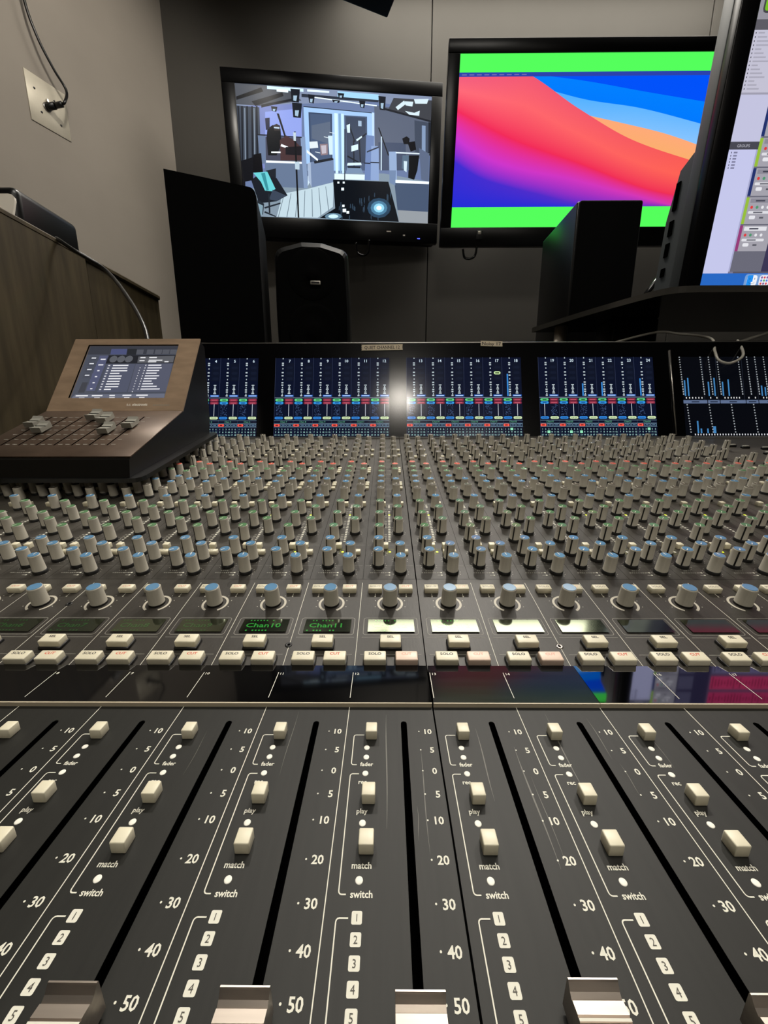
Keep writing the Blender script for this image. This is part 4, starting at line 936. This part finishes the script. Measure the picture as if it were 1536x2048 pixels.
# left booth with bass player and piano
tp([(498, 596), (720, 604), (720, 732), (505, 722)], (92, 108, 134)); tp([(462, 450), (500, 450), (512, 600), (476, 606)], (96, 112, 140)); tp([(684, 462), (708, 462), (720, 732), (700, 732)], (120, 140, 172)); tp([(462, 448), (690, 462), (690, 468), (462, 455)], (24, 26, 32))
tp([(502, 460), (684, 468), (690, 596), (505, 590)], (64, 66, 82)); tp([(505, 586), (690, 594), (690, 604), (505, 598)], (226, 240, 248))
tp([(512, 420), (540, 400), (580, 420), (586, 500), (560, 560), (516, 560), (508, 470)], (16, 18, 22)); tp([(542, 402), (560, 394), (578, 404), (578, 430), (548, 430)], (52, 46, 46)); tp([(546, 410), (574, 412), (574, 420), (546, 417)], (180, 200, 220))
tp([(560, 338), (572, 340), (612, 470), (604, 474)], (30, 30, 34)); tp([(576, 480), (610, 455), (650, 480), (690, 520), (690, 586), (580, 586)], (66, 46, 48)); tp([(584, 500), (632, 520), (630, 528), (580, 512)], (226, 232, 238)); tp([(606, 516), (690, 512), (690, 560), (606, 556)], (24, 22, 28)); tp([(532, 540), (580, 540), (580, 548), (532, 547)], (232, 240, 244)); tp([(500, 365), (524, 362), (524, 420), (504, 428)], (40, 42, 60)); tp([(440, 556), (480, 548), (490, 650), (432, 650)], (10, 10, 14))
tp([(505, 640), (556, 628), (556, 690), (520, 694)], (26, 30, 38))
# drums and low baffles
tp([(736, 596), (856, 574), (858, 700), (740, 728)], (106, 124, 156)); tp([(752, 590), (850, 572), (856, 584), (756, 604)], (26, 30, 38)); tp([(720, 604), (736, 596), (740, 728), (724, 690)], (150, 166, 190))
tp([(730, 488), (772, 486), (776, 520), (732, 524)], (206, 216, 220)); tp([(784, 500), (826, 498), (826, 556), (790, 560)], (130, 112, 118)); tp([(790, 508), (818, 506), (818, 548), (796, 552)], (176, 170, 180)); tp([(828, 456), (852, 456), (852, 556), (834, 556)], (190, 214, 232)); tp([(716, 530), (775, 580), (772, 590), (716, 545)], (220, 232, 240))
for x, y in ((836, 436), (806, 460), (760, 540)): tp([(x, y), (x + 26, y + 6), (x + 26, y + 9), (x, y + 3)], (210, 220, 225))
# mic stands by the doors
for a in ([(914, 420), (920, 420), (916, 690), (911, 690)], [(934, 390), (940, 388), (972, 486), (966, 488)], [(960, 480), (966, 480), (966, 620), (960, 620)], [(980, 480), (1030, 440), (1032, 446), (982, 490)], [(990, 470), (996, 470), (1000, 600), (994, 600)], [(930, 560), (1000, 600), (998, 606), (928, 568)]): tp(a, (26, 30, 38))
for a in ([(926, 400), (944, 392), (944, 440), (930, 440)], [(976, 476), (1006, 456), (1008, 464), (980, 486)], [(930, 600), (1000, 598), (1004, 612), (926, 614)], [(950, 510), (986, 500), (986, 530), (950, 540)]): tp(a, (200, 222, 234))
tp([(926, 624), (1000, 626), (1012, 656), (922, 654)], (110, 132, 160)); tp([(930, 616), (996, 618), (996, 628), (930, 626)], (28, 34, 46))
# tall baffles
tp([(1030, 452), (1072, 456), (1068, 694), (1018, 690)], (100, 122, 166)); tp([(1056, 510), (1096, 512), (1094, 694), (1050, 692)], (128, 150, 190)); tp([(1018, 598), (1050, 600), (1050, 606), (1018, 604)], (20, 24, 34)); tp([(1050, 594), (1096, 596), (1096, 602), (1050, 600)], (20, 24, 34)); tp([(1032, 538), (1096, 512), (1096, 520), (1032, 546)], (40, 48, 64))
# right booth
tp([(1094, 490), (1240, 494), (1240, 640), (1100, 640)], (64, 74, 96)); tp([(1150, 540), (1190, 540), (1190, 705), (1150, 700)], (134, 156, 190)); tp([(1094, 412), (1100, 412), (1150, 560), (1144, 562)], (14, 16, 20)); tp([(1108, 460), (1114, 460), (1110, 640), (1104, 640)], (180, 200, 214)); tp([(1186, 542), (1366, 550), (1366, 556), (1186, 549)], (210, 226, 240))
tp([(1222, 470), (1246, 458), (1262, 470), (1258, 500), (1230, 500)], (18, 18, 22)); tp([(1250, 490), (1290, 484), (1296, 530), (1266, 540)], (14, 14, 18)); tp([(1256, 560), (1312, 560), (1300, 640), (1282, 690), (1250, 680)], (12, 14, 18)); tp([(1222, 560), (1256, 560), (1254, 640), (1216, 630)], (80, 100, 120)); tp([(1228, 590), (1246, 592), (1242, 650), (1228, 640)], (190, 210, 220)); tp([(1312, 520), (1366, 552), (1360, 700), (1320, 690)], (84, 96, 120))
tp([(1186, 552), (1366, 558), (1362, 700), (1186, 694)], (70, 80, 100)) if False else None
tp([(1180, 690), (1362, 700), (1360, 714), (1182, 706)], (224, 236, 246)); tp([(1176, 706), (1360, 714), (1352, 860), (1190, 850)], (64, 78, 102)); tp([(1190, 850), (1352, 860), (1350, 922), (1196, 912)], (134, 140, 146)); tp([(1150, 640), (1186, 640), (1180, 720), (1150, 705)], (104, 124, 156))
# grand piano lid in front, with glare
tp([(852, 688), (1144, 700), (1182, 850), (1196, 912), (780, 888), (862, 838)], (12, 16, 22))
for i in range(26):
    r_ = random.Random(i + 50); x = 870 + r_.random() * 290; y = 745 + r_.random() * 140; tp([(x, y), (x + 4, y), (x + 3, y + 20 + r_.random() * 24), (x - 2, y + 20)], (44, 60, 76))
for r_, c in ((62, (38, 62, 84)), (44, (70, 116, 146)), (28, (136, 196, 220)), (14, (226, 250, 254))): tp([(1092 + r_ * math.cos(t * 0.5236), 838 + r_ * 0.85 * math.sin(t * 0.5236)) for t in range(12)], c)
for r_, c in ((44, (90, 120, 140)), (26, (190, 220, 236))): tp([(852 + r_ * math.cos(t * 0.5236), 880 + r_ * 0.4 * math.sin(t * 0.5236)) for t in range(12)], c)
for x, y, r_ in ((902, 738, 7), (880, 704, 5), (908, 704, 5), (905, 826, 6), (928, 860, 7), (910, 850, 9)): quad(x - r_, y - r_, x + r_, y + r_, (224, 240, 248))
# near mic stand, chair with turquoise cloth
tp([(650, 436), (660, 436), (676, 886), (668, 886)], (16, 18, 22)); tp([(646, 440), (660, 440), (660, 486), (648, 484)], (180, 196, 206)); tp([(654, 594), (678, 596), (678, 636), (656, 634)], (170, 190, 204))
tp([(430, 690), (480, 650), (560, 680), (616, 770), (560, 800), (470, 810)], (22, 26, 34)); tp([(440, 652), (512, 646), (554, 736), (536, 748), (500, 744), (480, 700)], (96, 190, 196)); tp([(480, 655), (500, 652), (520, 742), (508, 744)], (50, 130, 140)); tp([(540, 740), (612, 772), (560, 798), (520, 790)], (52, 62, 78))
for a in ([(496, 830), (580, 806), (580, 814), (500, 838)], [(516, 760), (524, 760), (528, 860), (520, 860)], [(500, 850), (556, 876), (556, 884), (496, 858)], [(462, 790), (496, 812), (490, 870), (466, 850)]): tp(a, (30, 36, 44))
tp([(462, 808), (490, 822), (486, 870), (462, 868)], (120, 146, 160)); tp([(372, 590), (440, 570), (440, 690), (380, 700)], (14, 15, 20)); tp([(344, 560), (380, 600), (400, 700), (402, 874), (350, 700)], (18, 18, 22)); tp([(312, 620), (352, 628), (352, 640), (316, 634)], (190, 190, 186))
p.build('screen', camera_view, tv1)

tv2, f2 = tv('wall_television', 'larger wall television with bright green bars above and below wavy coloured bands', (0.7647, 1.85, H + 1.0806), 0.0, 12.0, -0.536, 0.515, -0.345, 0.294, -0.492, 0.470, -0.277, 0.2545, 0.44)
m = MB(); m.box((-0.37, -0.305, 0.0085), (0.028, 0.034, 0.008), black_plastic, f2, bev=0.002); m.box((-0.37, -0.297, 0.0125), (0.014, 0.012, 0.004), badge_metal, f2, bev=0.001); m.build('sensor', tv2)
q3 = homography([(163, 148), (1450, 147), (1240, 1040), (103, 1030)], [(-0.490, 0.2545), (0.437, 0.2515), (0.455, -0.2815), (-0.495, -0.2725)])
p = Picture(Frame(f2.P(0, 0, 0.001), f2.ex, f2.ey, f2.ez)); xa, xb, ya, yb = -0.492, 0.470, -0.277, 0.2545
p.rect(xa, ya, xb, yb, (84, 255, 92), 0); pa, pb = -0.2065, 0.2035
p.rect(xa, pa, xb, pb, (0, 82, 250), 0.00004)
def curve(pts, n=60):
    uv = sorted(q3(*q) for q in pts); xs_ = [u[0] for u in uv]; ys_ = [u[1] for u in uv]
    return lambda x: min(pb, max(pa, smooth_interp(x, xs_, ys_)))
def smooth_interp(x, xs_, ys_):
    if x <= xs_[0]: return ys_[0] + (x - xs_[0]) * (ys_[1] - ys_[0]) / (xs_[1] - xs_[0])
    if x >= xs_[-1]: return ys_[-1] + (x - xs_[-1]) * (ys_[-1] - ys_[-2]) / (xs_[-1] - xs_[-2])
    i = max(q for q in range(len(xs_) - 1) if xs_[q] <= x); t = (x - xs_[i]) / (xs_[i + 1] - xs_[i])
    m0 = (ys_[min(i + 1, len(ys_) - 1)] - ys_[max(i - 1, 0)]) / (xs_[min(i + 1, len(xs_) - 1)] - xs_[max(i - 1, 0)]); m1 = (ys_[min(i + 2, len(ys_) - 1)] - ys_[i]) / (xs_[min(i + 2, len(xs_) - 1)] - xs_[i]); d = xs_[i + 1] - xs_[i]
    return (2 * t ** 3 - 3 * t ** 2 + 1) * ys_[i] + (t ** 3 - 2 * t ** 2 + t) * m0 * d + (-2 * t ** 3 + 3 * t ** 2) * ys_[i + 1] + (t ** 3 - t ** 2) * m1 * d
def band(top_c, bot_c, ct_, cb_, lift, n=64, x0=None, x1=None):
    x0 = xa if x0 is None else x0; x1 = xb if x1 is None else x1
    for i in range(n):
        a, c = x0 + (x1 - x0) * i / n, x0 + (x1 - x0) * (i + 1) / n
        t0_, t1_, b0, b1 = top_c(a), top_c(c), bot_c(a), bot_c(c)
        if t0_ - b0 < 1e-6 and t1_ - b1 < 1e-6: continue
        f = lambda q, x: tuple(q(x)) if callable(q) else q
        p.poly([(a, min(b0, t0_)), (c, min(b1, t1_)), (c, t1_), (a, t0_)], [f(cb_, a), f(cb_, c), f(ct_, c), f(ct_, a)], lift)
flat = lambda v: (lambda x: v)
mixc = lambda a, c: (lambda x: tuple(a[i] + (c[i] - a[i]) * min(1, max(0, (x - xa) / (xb - xa))) for i in range(3)))
sky1 = curve([(500, 250), (800, 290), (1100, 345), (1420, 400)])
cloud = curve([(560, 320), (800, 385), (1080, 430), (1420, 520)])
gold = curve([(760, 455), (980, 505), (1200, 560), (1400, 630)])
hill = curve([(100, 100), (500, 250), (760, 430), (1030, 590), (1400, 720)])
ridge = curve([(120, 430), (420, 585), (760, 710), (1100, 840), (1400, 900)])
mag = curve([(110, 560), (200, 630), (330, 700), (500, 748), (650, 776), (800, 812), (950, 852), (1100, 890), (1250, 930), (1400, 950)])
deep = curve([(110, 690), (250, 780), (400, 830), (560, 870), (720, 910), (900, 935), (1100, 985), (1400, 1010)])
band(sky1, flat(pa), (0, 128, 255), (0, 86, 250), 0.00008)
band(cloud, flat(pa), mixc((60, 170, 255), (110, 186, 255)), (200, 232, 255), 0.00012)
band(gold, flat(pa), (255, 170, 120), (238, 190, 70), 0.00016)
band(hill, ridge, mixc((236, 70, 130), (255, 92, 78)), mixc((240, 46, 96), (250, 58, 88)), 0.00020)
midh = lambda x: (hill(x) * 0.55 + ridge(x) * 0.45)
band(hill, midh, mixc((238, 86, 128), (250, 92, 84)), mixc((255, 104, 120), (255, 98, 84)), 0.00022)
band(midh, ridge, mixc((255, 104, 120), (255, 98, 84)), mixc((244, 40, 90), (240, 50, 84)), 0.00022)
band(ridge, mag, mixc((244, 40, 90), (236, 46, 88)), mixc((204, 52, 210), (214, 56, 176)), 0.00024)
band(mag, deep, mixc((204, 52, 210), (214, 56, 176)), mixc((62, 44, 210), (110, 44, 190)), 0.00026)
band(deep, flat(pa), mixc((62, 44, 210), (110, 44, 190)), (34, 44, 214), 0.00028)
p.rect(xa, pb - 0.012, xb, pb, (44, 66, 170), 0.00032)
for i in range(9): p.rect(xa + 0.01 + i * 0.028, pb - 0.008, xa + 0.028 + i * 0.028, pb - 0.005, (120, 110, 180), 0.00036)
p.build('screen', tv_mat, tv2)
# cable loops under the televisions
for pts, lab in (([(-0.14, 2.02, H + 0.80), (-0.135, 2.03, H + 0.765), (-0.11, 2.03, H + 0.752), (-0.085, 2.03, H + 0.765), (-0.08, 2.02, H + 0.81)], 'black cable loop hanging below the smaller wall television'),
                 ([(0.33, 1.92, H + 0.735), (0.34, 1.93, H + 0.705), (0.365, 1.93, H + 0.70), (0.385, 1.93, H + 0.712), (0.39, 1.92, H + 0.745)], 'black cable loop hanging below the larger wall television')):
    m = MB(); m.tube(spline(pts, 8), 0.005, black_gloss, 8); tag(m.build('cable_loop'), lab, 'cable', 'cable loops under the televisions')

# ------------------------------------------------------------------ loudspeakers behind the console
def stand(x, y, ztop, lab):
    t = thing('speaker_stand', (x, y, 0), lab, 'speaker stand', 'speaker stands behind the console')
    m = MB(); m.box((x, y, 0.01), (0.17, 0.17, 0.02), black_satin, bev=0.004); m.build('base', t)
    m = MB(); m.tube([(x, y, 0.02), (x, y, ztop - 0.012)], 0.03, black_satin, 16); m.build('pole', t)
    m = MB(); m.box((x, y, ztop - 0.006), (0.16, 0.16, 0.012), black_satin, bev=0.003); m.build('top_plate', t)
# left: big plain slab turned toward the middle
ex, ey, n = axes(11, 0); fr = Frame((-0.437, 1.145, H + 0.18), ex, (0, 0, 1), n)
t = thing('loudspeaker', fr.P(0, 0, -0.12), 'tall plain black loudspeaker with a slanting top at the left, beside the grey wall', 'loudspeaker')
OUT = [(-0.112, 0.0), (0.104, 0.0), (0.104, 0.385)] + [(0.104 - 0.018 + 0.018 * math.cos(math.radians(q)), 0.39 + 0.018 * math.sin(math.radians(q)) + 0.0) for q in (15, 35, 55, 75)] + [(-0.112, 0.428)]
mb = MB(); mb.prism(OUT, -0.24, -0.012, speaker_black, fr); mb.build('enclosure', t)
mb = MB(); mb.prism([(x * 0.995, y) for x, y in OUT], -0.012, 0.0, black_cloth, fr); mb.build('grille', t)
stand(*fr.P(0, 0, -0.12).xy, H + 0.18, 'black speaker stand under the tall plain left loudspeaker')
# middle: rounded cabinet with waveguide and badge
fr = Frame((-0.222, 1.30, H + 0.16), axes(4, 0)[0], (0, 0, 1), axes(4, 0)[2])
t = thing('loudspeaker', fr.P(0, 0, -0.1), 'black loudspeaker with a rounded top and small silver badge, below the smaller television', 'loudspeaker')
HW = 0.112; HT = 0.362
side = [(-HW, 0.0), (HW, 0.0), (HW + 0.001, 0.18), (HW - 0.004, HT - 0.06)]
side += [(HW - 0.034 + 0.03 * math.cos(math.radians(q)), HT - 0.04 + 0.026 * math.sin(math.radians(q))) for q in (0, 20, 40, 60, 75)]
side += [(0.03, HT), (-0.03, HT + 0.001)] + [(-HW + 0.036 - 0.034 * math.cos(math.radians(q)), HT - 0.042 + 0.03 * math.sin(math.radians(q))) for q in (75, 60, 40, 20, 0)] + [(-HW - 0.001, 0.18)]
mb = MB(); NS = len(side)
for sc0, z0, sc1, z1 in ((0.90, -0.20, 1.0, -0.17), (1.0, -0.17, 1.0, -0.02), (1.0, -0.02, 0.965, -0.004), (0.965, -0.004, 0.90, 0.0)):
    f = lambda q, sc: (q[0] * sc, 0.18 + (q[1] - 0.18) * sc)
    for i in range(NS):
        a, c = side[i], side[(i + 1) % NS]
        mb.face([fr.P(*f(a, sc0), z0), fr.P(*f(c, sc0), z0), fr.P(*f(c, sc1), z1), fr.P(*f(a, sc1), z1)], speaker_lacquer, True)
mb.face([fr.P(q[0] * 0.90, 0.18 + (q[1] - 0.18) * 0.90, 0) for q in side], black_cloth); mb.face([fr.P(q[0] * 0.90, 0.18 + (q[1] - 0.18) * 0.90, -0.2) for q in side[::-1]], speaker_black)
mb.build('enclosure', t)
mb = MB(); mb.lathe([(0.072, 0.0005), (0.070, 0.002), (0.045, -0.0005 + 0.0008), (0.020, 0.0006), (0.017, 0.004), (0.010, 0.009)], black_cloth, fr, y=0.272, n=32); mb.build('tweeter', t)
mb = MB(); mb.lathe([(0.078, 0.0005), (0.076, 0.004), (0.070, 0.006), (0.055, 0.002), (0.028, 0.0012), (0.022, 0.006), (0.008, 0.009)], black_cloth, fr, y=0.115, n=36); mb.build('woofer', t)
mb = MB(); mb.box((0.010, 0.247, 0.0065), (0.030, 0.011, 0.004), badge_metal, fr, bev=0.0015); mb.box((0.010, 0.247, 0.0087), (0.024, 0.005, 0.0006), ink, fr); mb.build('badge', t)
stand(*fr.P(0, 0, -0.1).xy, H + 0.16, 'black speaker stand under the rounded middle loudspeaker')
# right: straight deep box
t = thing('loudspeaker', (0.573, 1.27, H + 0.16), 'tall square-edged black loudspeaker on the right, its side lit green', 'loudspeaker')
mb = MB(); mb.box((0.5700, 1.278, H + 0.356), (0.164, 0.232, 0.392), speaker_lacquer, bev=0.004, seg=3); mb.build('enclosure', t)
mb = MB(); mb.box((0.5700, 1.157, H + 0.356), (0.160, 0.014, 0.388), black_cloth, bev=0.006, seg=3); mb.build('grille', t)
stand(0.57, 1.278, H + 0.16, 'black speaker stand under the right loudspeaker')
# hanging box at the top of the view
e1 = Vector((-math.sin(math.radians(68)), -math.cos(math.radians(68)), 0)); e2 = Vector((math.sin(math.radians(22)), -math.cos(math.radians(22)), 0))
C0 = Vector((0.002, 1.30, H + 1.038))
t = thing('hanging_loudspeaker', C0 + e1 * 0.12 + e2 * 0.1, 'black box loudspeaker hanging from the ceiling, its bottom corner at the top edge', 'loudspeaker')
fr = Frame(C0, e1, e2, (0, 0, 1)); mb = MB(); mb.box((0.13, 0.11, 0.18), (0.26, 0.22, 0.36), speaker_black, fr, bev=0.004, seg=2); mb.build('enclosure', t)
mb = MB(); mb.box((0.13, 0.222, 0.18), (0.25, 0.008, 0.35), black_cloth, fr, bev=0.003, seg=1); mb.build('grille', t)
mb = MB(); a = fr.P(0.13, 0.11, 0.36); mb.tube([a, (a.x, a.y, CEIL)], 0.015, speaker_black, 12); mb.build('hanging_pole', t)

# ------------------------------------------------------------------ big monitor on its glass stand, right
ex, ey, n = axes(0, 5.0); f3 = Frame((0.6429, 0.90, H + 0.2694), ex, ey, n)
mon = thing('computer_monitor', f3.P(0.44, -0.024, -0.04), 'large dark grey computer monitor with an editing window on screen, at the right edge', 'monitor')
w3, h3 = 0.89, 0.502; bz = 0.033; bb_ = 0.024
mb = MB()
for a, c, d, e in ((-bz, -bb_, w3 + bz, 0), (-bz, h3, w3 + bz, h3 + bz), (-bz, 0, 0, h3), (w3, 0, w3 + bz, h3)):
    mb.box(((a + d) / 2, (c + e) / 2, -0.006), (d - a + 0.0002, e - c + 0.0002, 0.020), tv_bezel, f3, bev=0.002, seg=2)
mb.build('bezel', mon)
mb = MB(); mb.box((w3 / 2, (h3 + bz - bb_) / 2, -0.031), (w3 + 2 * bz, h3 + bz + bb_, 0.034), tv_grey, f3, bev=0.005, seg=3); mb.build('rear_housing', mon)
mb = MB()
XZ = Frame(f3.P(0, 0, 0), f3.ez, f3.ey, f3.ex)
mb.prism([(-0.046, -0.018), (-0.046, 0.248), (-0.052, 0.252), (-0.086, 0.236), (-0.104, 0.15), (-0.104, 0.02), (-0.09, -0.018)], -bz + 0.004, w3 + bz - 0.004, tv_grey, XZ)
mb.build('rear_hump', mon)
for y0, y1 in ((0.165, 0.215), (0.118, 0.146), (0.078, 0.104), (0.04, 0.056)):
    m = MB(); m.box((-bz + 0.0032, (y0 + y1) / 2, -0.082), (0.003, y1 - y0, 0.012), black_gap, f3); m.build('port', mon)
p = Picture(Frame(f3.P(0, 0, 0.001), f3.ex, f3.ey, f3.ez))
p.rect(0, 0, w3, h3, (88, 86, 100), 0); L_ = lambda i: 0.00005 * i
p.rect(0, 0, w3, 0.027, (40, 104, 196), L_(1))                                        # desktop strip with the dock
p.rect(0, 0.027, 0.052, 0.232, (198, 200, 236), L_(1)); p.rect(0.052, 0.027, 0.055, 0.232, (168, 170, 206), L_(1))
p.rect(0.052, 0.027, 0.062, 0.030, (120, 120, 150), L_(2))
p.rect(0, 0.232, 0.058, 0.244, (72, 72, 82), L_(1))
p.text('GROUPS', 0.0265, 0.2355, 0.0062, (170, 170, 180), L_(3)); 
p.rect(0, 0.244, 0.058, 0.402, (196, 196, 224), L_(1)); p.rect(0, 0.316, 0.058, 0.402, (196, 194, 212), L_(2))
for i in range(15):
    y = 0.397 - i * 0.0055; p.rect(0.004, y, 0.0055, y + 0.0022, (60, 60, 70), L_(3)); p.rect(0.009, y, 0.020 + 0.022 * ((i * 5) % 4) / 4, y + 0.0022, (170, 168, 184), L_(3))
p.rect(0, 0.313, 0.058, 0.316, (160, 158, 176), L_(3))
p.rect(0, 0.402, 0.058, 0.416, (94, 92, 100), L_(1)); p.rect(0.026, 0.406, 0.056, 0.412, (190, 188, 196), L_(2))
p.rect(0, 0.416, w3, h3, (150, 148, 158), L_(1)); p.pill(0.008, 0.424, 0.042, 0.452, (70, 70, 74), L_(2), 0.2); p.pill(0.011, 0.427, 0.040, 0.449, (120, 190, 40), L_(3), 0.15)
p.rect(0.06, 0.43, 0.25, 0.48, (56, 56, 62), L_(2)); 
for i in range(6):
    y = 0.226 - i * 0.0048; p.rect(0.006, y, 0.0075, y + 0.0026, (80, 80, 100), L_(3)); p.rect(0.011, y, 0.018 + 0.006 * ((i * 3) % 3) / 2, y + 0.0026, (130, 130, 160), L_(3))
# track column: headers with small buttons and wave lanes
p.rect(0.055, 0.030, 0.118, 0.416, (106, 106, 120), L_(1))
cols = ((196, 70, 60), (36, 50, 108), (36, 50, 108), (150, 190, 60), (36, 50, 108), (36, 50, 108), (150, 60, 120))
for i in range(7):
    y0 = 0.066 + i * 0.0465 if i < 7 else 0; y1 = y0 + 0.044
    p.rect(0.055, y0, 0.061, y1, cols[(6 - i) % 7] if i not in (1,) else (150, 190, 60), L_(2)); p.rect(0.061, y0, 0.118, y1, (164, 162, 172), L_(2))
    p.rect(0.064, y1 - 0.009, 0.108, y1 - 0.002, (226, 226, 232) if i == 0 else (140, 138, 150), L_(3)); p.rect(0.074, y1 - 0.0068, 0.092, y1 - 0.0042, (70, 70, 84), L_(4))
    for q, c in enumerate(((222, 60, 60), (80, 150, 110), (232, 232, 236), (232, 232, 236))): p.pill(0.066 + q * 0.0105, y1 - 0.019, 0.0715 + q * 0.0105, y1 - 0.0135, c, L_(3), 0.5)
    p.pill(0.064, y0 + 0.017, 0.108, y0 + 0.0215, (222, 222, 228), L_(3)); p.rect(0.074, y0 + 0.018, 0.092, y0 + 0.0205, (110, 110, 120), L_(4)); p.pill(0.068, y0 + 0.008, 0.080, y0 + 0.014, (230, 230, 236), L_(3)); p.rect(0.088, y0 + 0.009, 0.096, y0 + 0.012, (90, 90, 100), L_(3))
p.rect(0.118, 0.030, 0.20, 0.416, (58, 54, 84), L_(1)); p.rect(0.20, 0.030, w3, 0.416, (84, 80, 110), L_(1))
lane = ((112, 108, 150), (124, 120, 160), (222, 66, 116), (206, 60, 110), (70, 140, 150), (214, 66, 112), (214, 66, 112))
for i in range(7):
    y0 = 0.066 + i * 0.0465; p.rect(0.122, y0 + 0.003, 0.16, y0 + 0.041, (94, 92, 120), L_(2)); p.rect(0.205, y0 + 0.003, w3 - 0.02, y0 + 0.041, lane[i], L_(2))
    for q in range(82): hh = 0.004 + 0.013 * abs(math.sin(q * 1.7 + i) * math.cos(q * 0.41)); p.rect(0.21 + q * 0.008, y0 + 0.022 - hh, 0.2125 + q * 0.008, y0 + 0.022 + hh, tuple(int(v * 0.45) for v in lane[i]), L_(3))
# dock icons
p.pill(0.089, 0.0015, 0.60, 0.0255, (120, 160, 214), L_(2), 0.2)
p.pill(0.094, 0.004, 0.1145, 0.0235, (240, 244, 250), L_(3), 0.22); p.poly([(0.096, 0.004), (0.1045, 0.004), (0.103, 0.011), (0.1058, 0.0115), (0.1055, 0.0235), (0.096, 0.0235), (0.0942, 0.021), (0.0942, 0.006)], (34, 144, 240), L_(4))
for x in (0.0995, 0.1095): p.rect(x - 0.0005, 0.0155, x + 0.0005, 0.0185, (30, 50, 90), L_(5))
for i in range(6): a0, a1 = math.pi * (1.15 + 0.7 * i / 6), math.pi * (1.15 + 0.7 * (i + 1) / 6); p.poly([(0.1045 + r_ * math.cos(a), 0.0125 + r_ * 0.7 * math.sin(a)) for r_, a in ((0.0062, a0), (0.0062, a1), (0.0069, a1), (0.0069, a0))], (30, 50, 90), L_(5))
p.pill(0.119, 0.004, 0.1395, 0.0235, (236, 236, 242), L_(3), 0.22)
for i in range(3):
    for j in range(3): p.pill(0.1215 + i * 0.0055, 0.0062 + j * 0.0055, 0.1255 + i * 0.0055, 0.0102 + j * 0.0055, ((220, 70, 80), (90, 130, 220), (120, 90, 160), (90, 170, 110))[(i * 2 + j) % 4], L_(4), 0.4)
for i, c in enumerate(((60, 140, 240), (230, 230, 236), (80, 190, 90), (240, 150, 50), (200, 60, 80), (120, 90, 200))): p.pill(0.145 + i * 0.026, 0.004, 0.1655 + i * 0.026, 0.0235, c, L_(3), 0.22)
p.build('screen', monitor_mat, mon)
# stand: glass shelf on steel posts
zs = H + 0.2385
sh = thing('glass_shelf_stand', (0.85, 0.95, H + 0.15), 'dark glass shelf on steel posts carrying the large monitor, behind the console', 'monitor stand')
edge = spline([(0.375, 1.10, 0), (0.388, 1.06, 0), (0.40, 1.03, 0), (0.43, 0.95, 0), (0.47, 0.86, 0), (0.50, 0.805, 0), (0.525, 0.785, 0), (0.56, 0.78, 0)], 6)
mb = MB(); mb.prism([(v.x, v.y) for v in edge] + [(1.55, 0.78), (1.55, 1.10)], zs - 0.011, zs, black_gloss, side=mat('glass_edge', (60, 58, 54), 0.12)); mb.build('glass_top', sh)
for x, y in ((0.425, 1.04), (1.5, 1.04), (1.5, 0.83)):
    m = MB(); zb_ = 0.0; m.tube([(x, y, 0.0), (x, y, zs - 0.011)], 0.0145, post_grey, 20); m.build('post', sh)
m = MB(); m.box((0.56, 1.0, zs - 0.10), (0.10, 0.08, 0.178), black_satin, bev=0.004); m.build('bracket', sh)
m = MB(); fa, fb = Vector((0.585, 1.055, zs)), Vector((0.70, 1.06, zs + 0.165)); m.tube([fa, fb], 0.006, black_gloss, 10); m.build('strut', sh)
m = MB(); cx3 = f3.P(w3 / 2, 0, -0.05); m.box((cx3.x, cx3.y, (zs + H + 0.262) / 2), (0.30, 0.06, H + 0.262 - zs), black_satin, bev=0.002); m.build('foot', mon)
# cables drooping over the bridge
for pts, r, mm_, lab in (
    ([(0.47, 0.90, H + 0.162), (0.541, 0.86, H + 0.177), (0.585, 0.85, H + 0.172), (0.608, 0.835, H + 0.166), (0.612, 0.80, H + 0.152), (0.596, 0.768, H + 0.126), (0.594, 0.752, H + 0.108), (0.612, 0.748, H + 0.103), (0.64, 0.758, H + 0.118), (0.66, 0.80, H + 0.150), (0.70, 0.84, H + 0.1435)], 0.0023, cable_white, 'pale cable looping down over the front of the right meter screen'),
    ([(0.40, 0.84, H + 0.145), (0.46, 0.86, H + 0.156), (0.53, 0.86, H + 0.158), (0.60, 0.84, H + 0.145)], 0.0026, cable_white, 'thin pale cable lying along the top of the meter bridge'),
    ([(0.34, 0.845, H + 0.1425), (0.39, 0.86, H + 0.152), (0.45, 0.87, H + 0.158), (0.50, 0.85, H + 0.145)], 0.0030, cable_black, 'black cable lying on the bridge below the glass shelf'),
    ([(0.66, 0.84, H + 0.1435), (0.71, 0.86, H + 0.157), (0.77, 0.86, H + 0.176), (0.84, 0.86, H + 0.185)], 0.0034, cable_white, 'pale cable rising to the right edge above the bridge')):
    m = MB(); m.tube(spline(pts, 10), r, mm_, 10); tag(m.build('drooping_cable'), lab, 'cable', 'cables on the meter bridge')
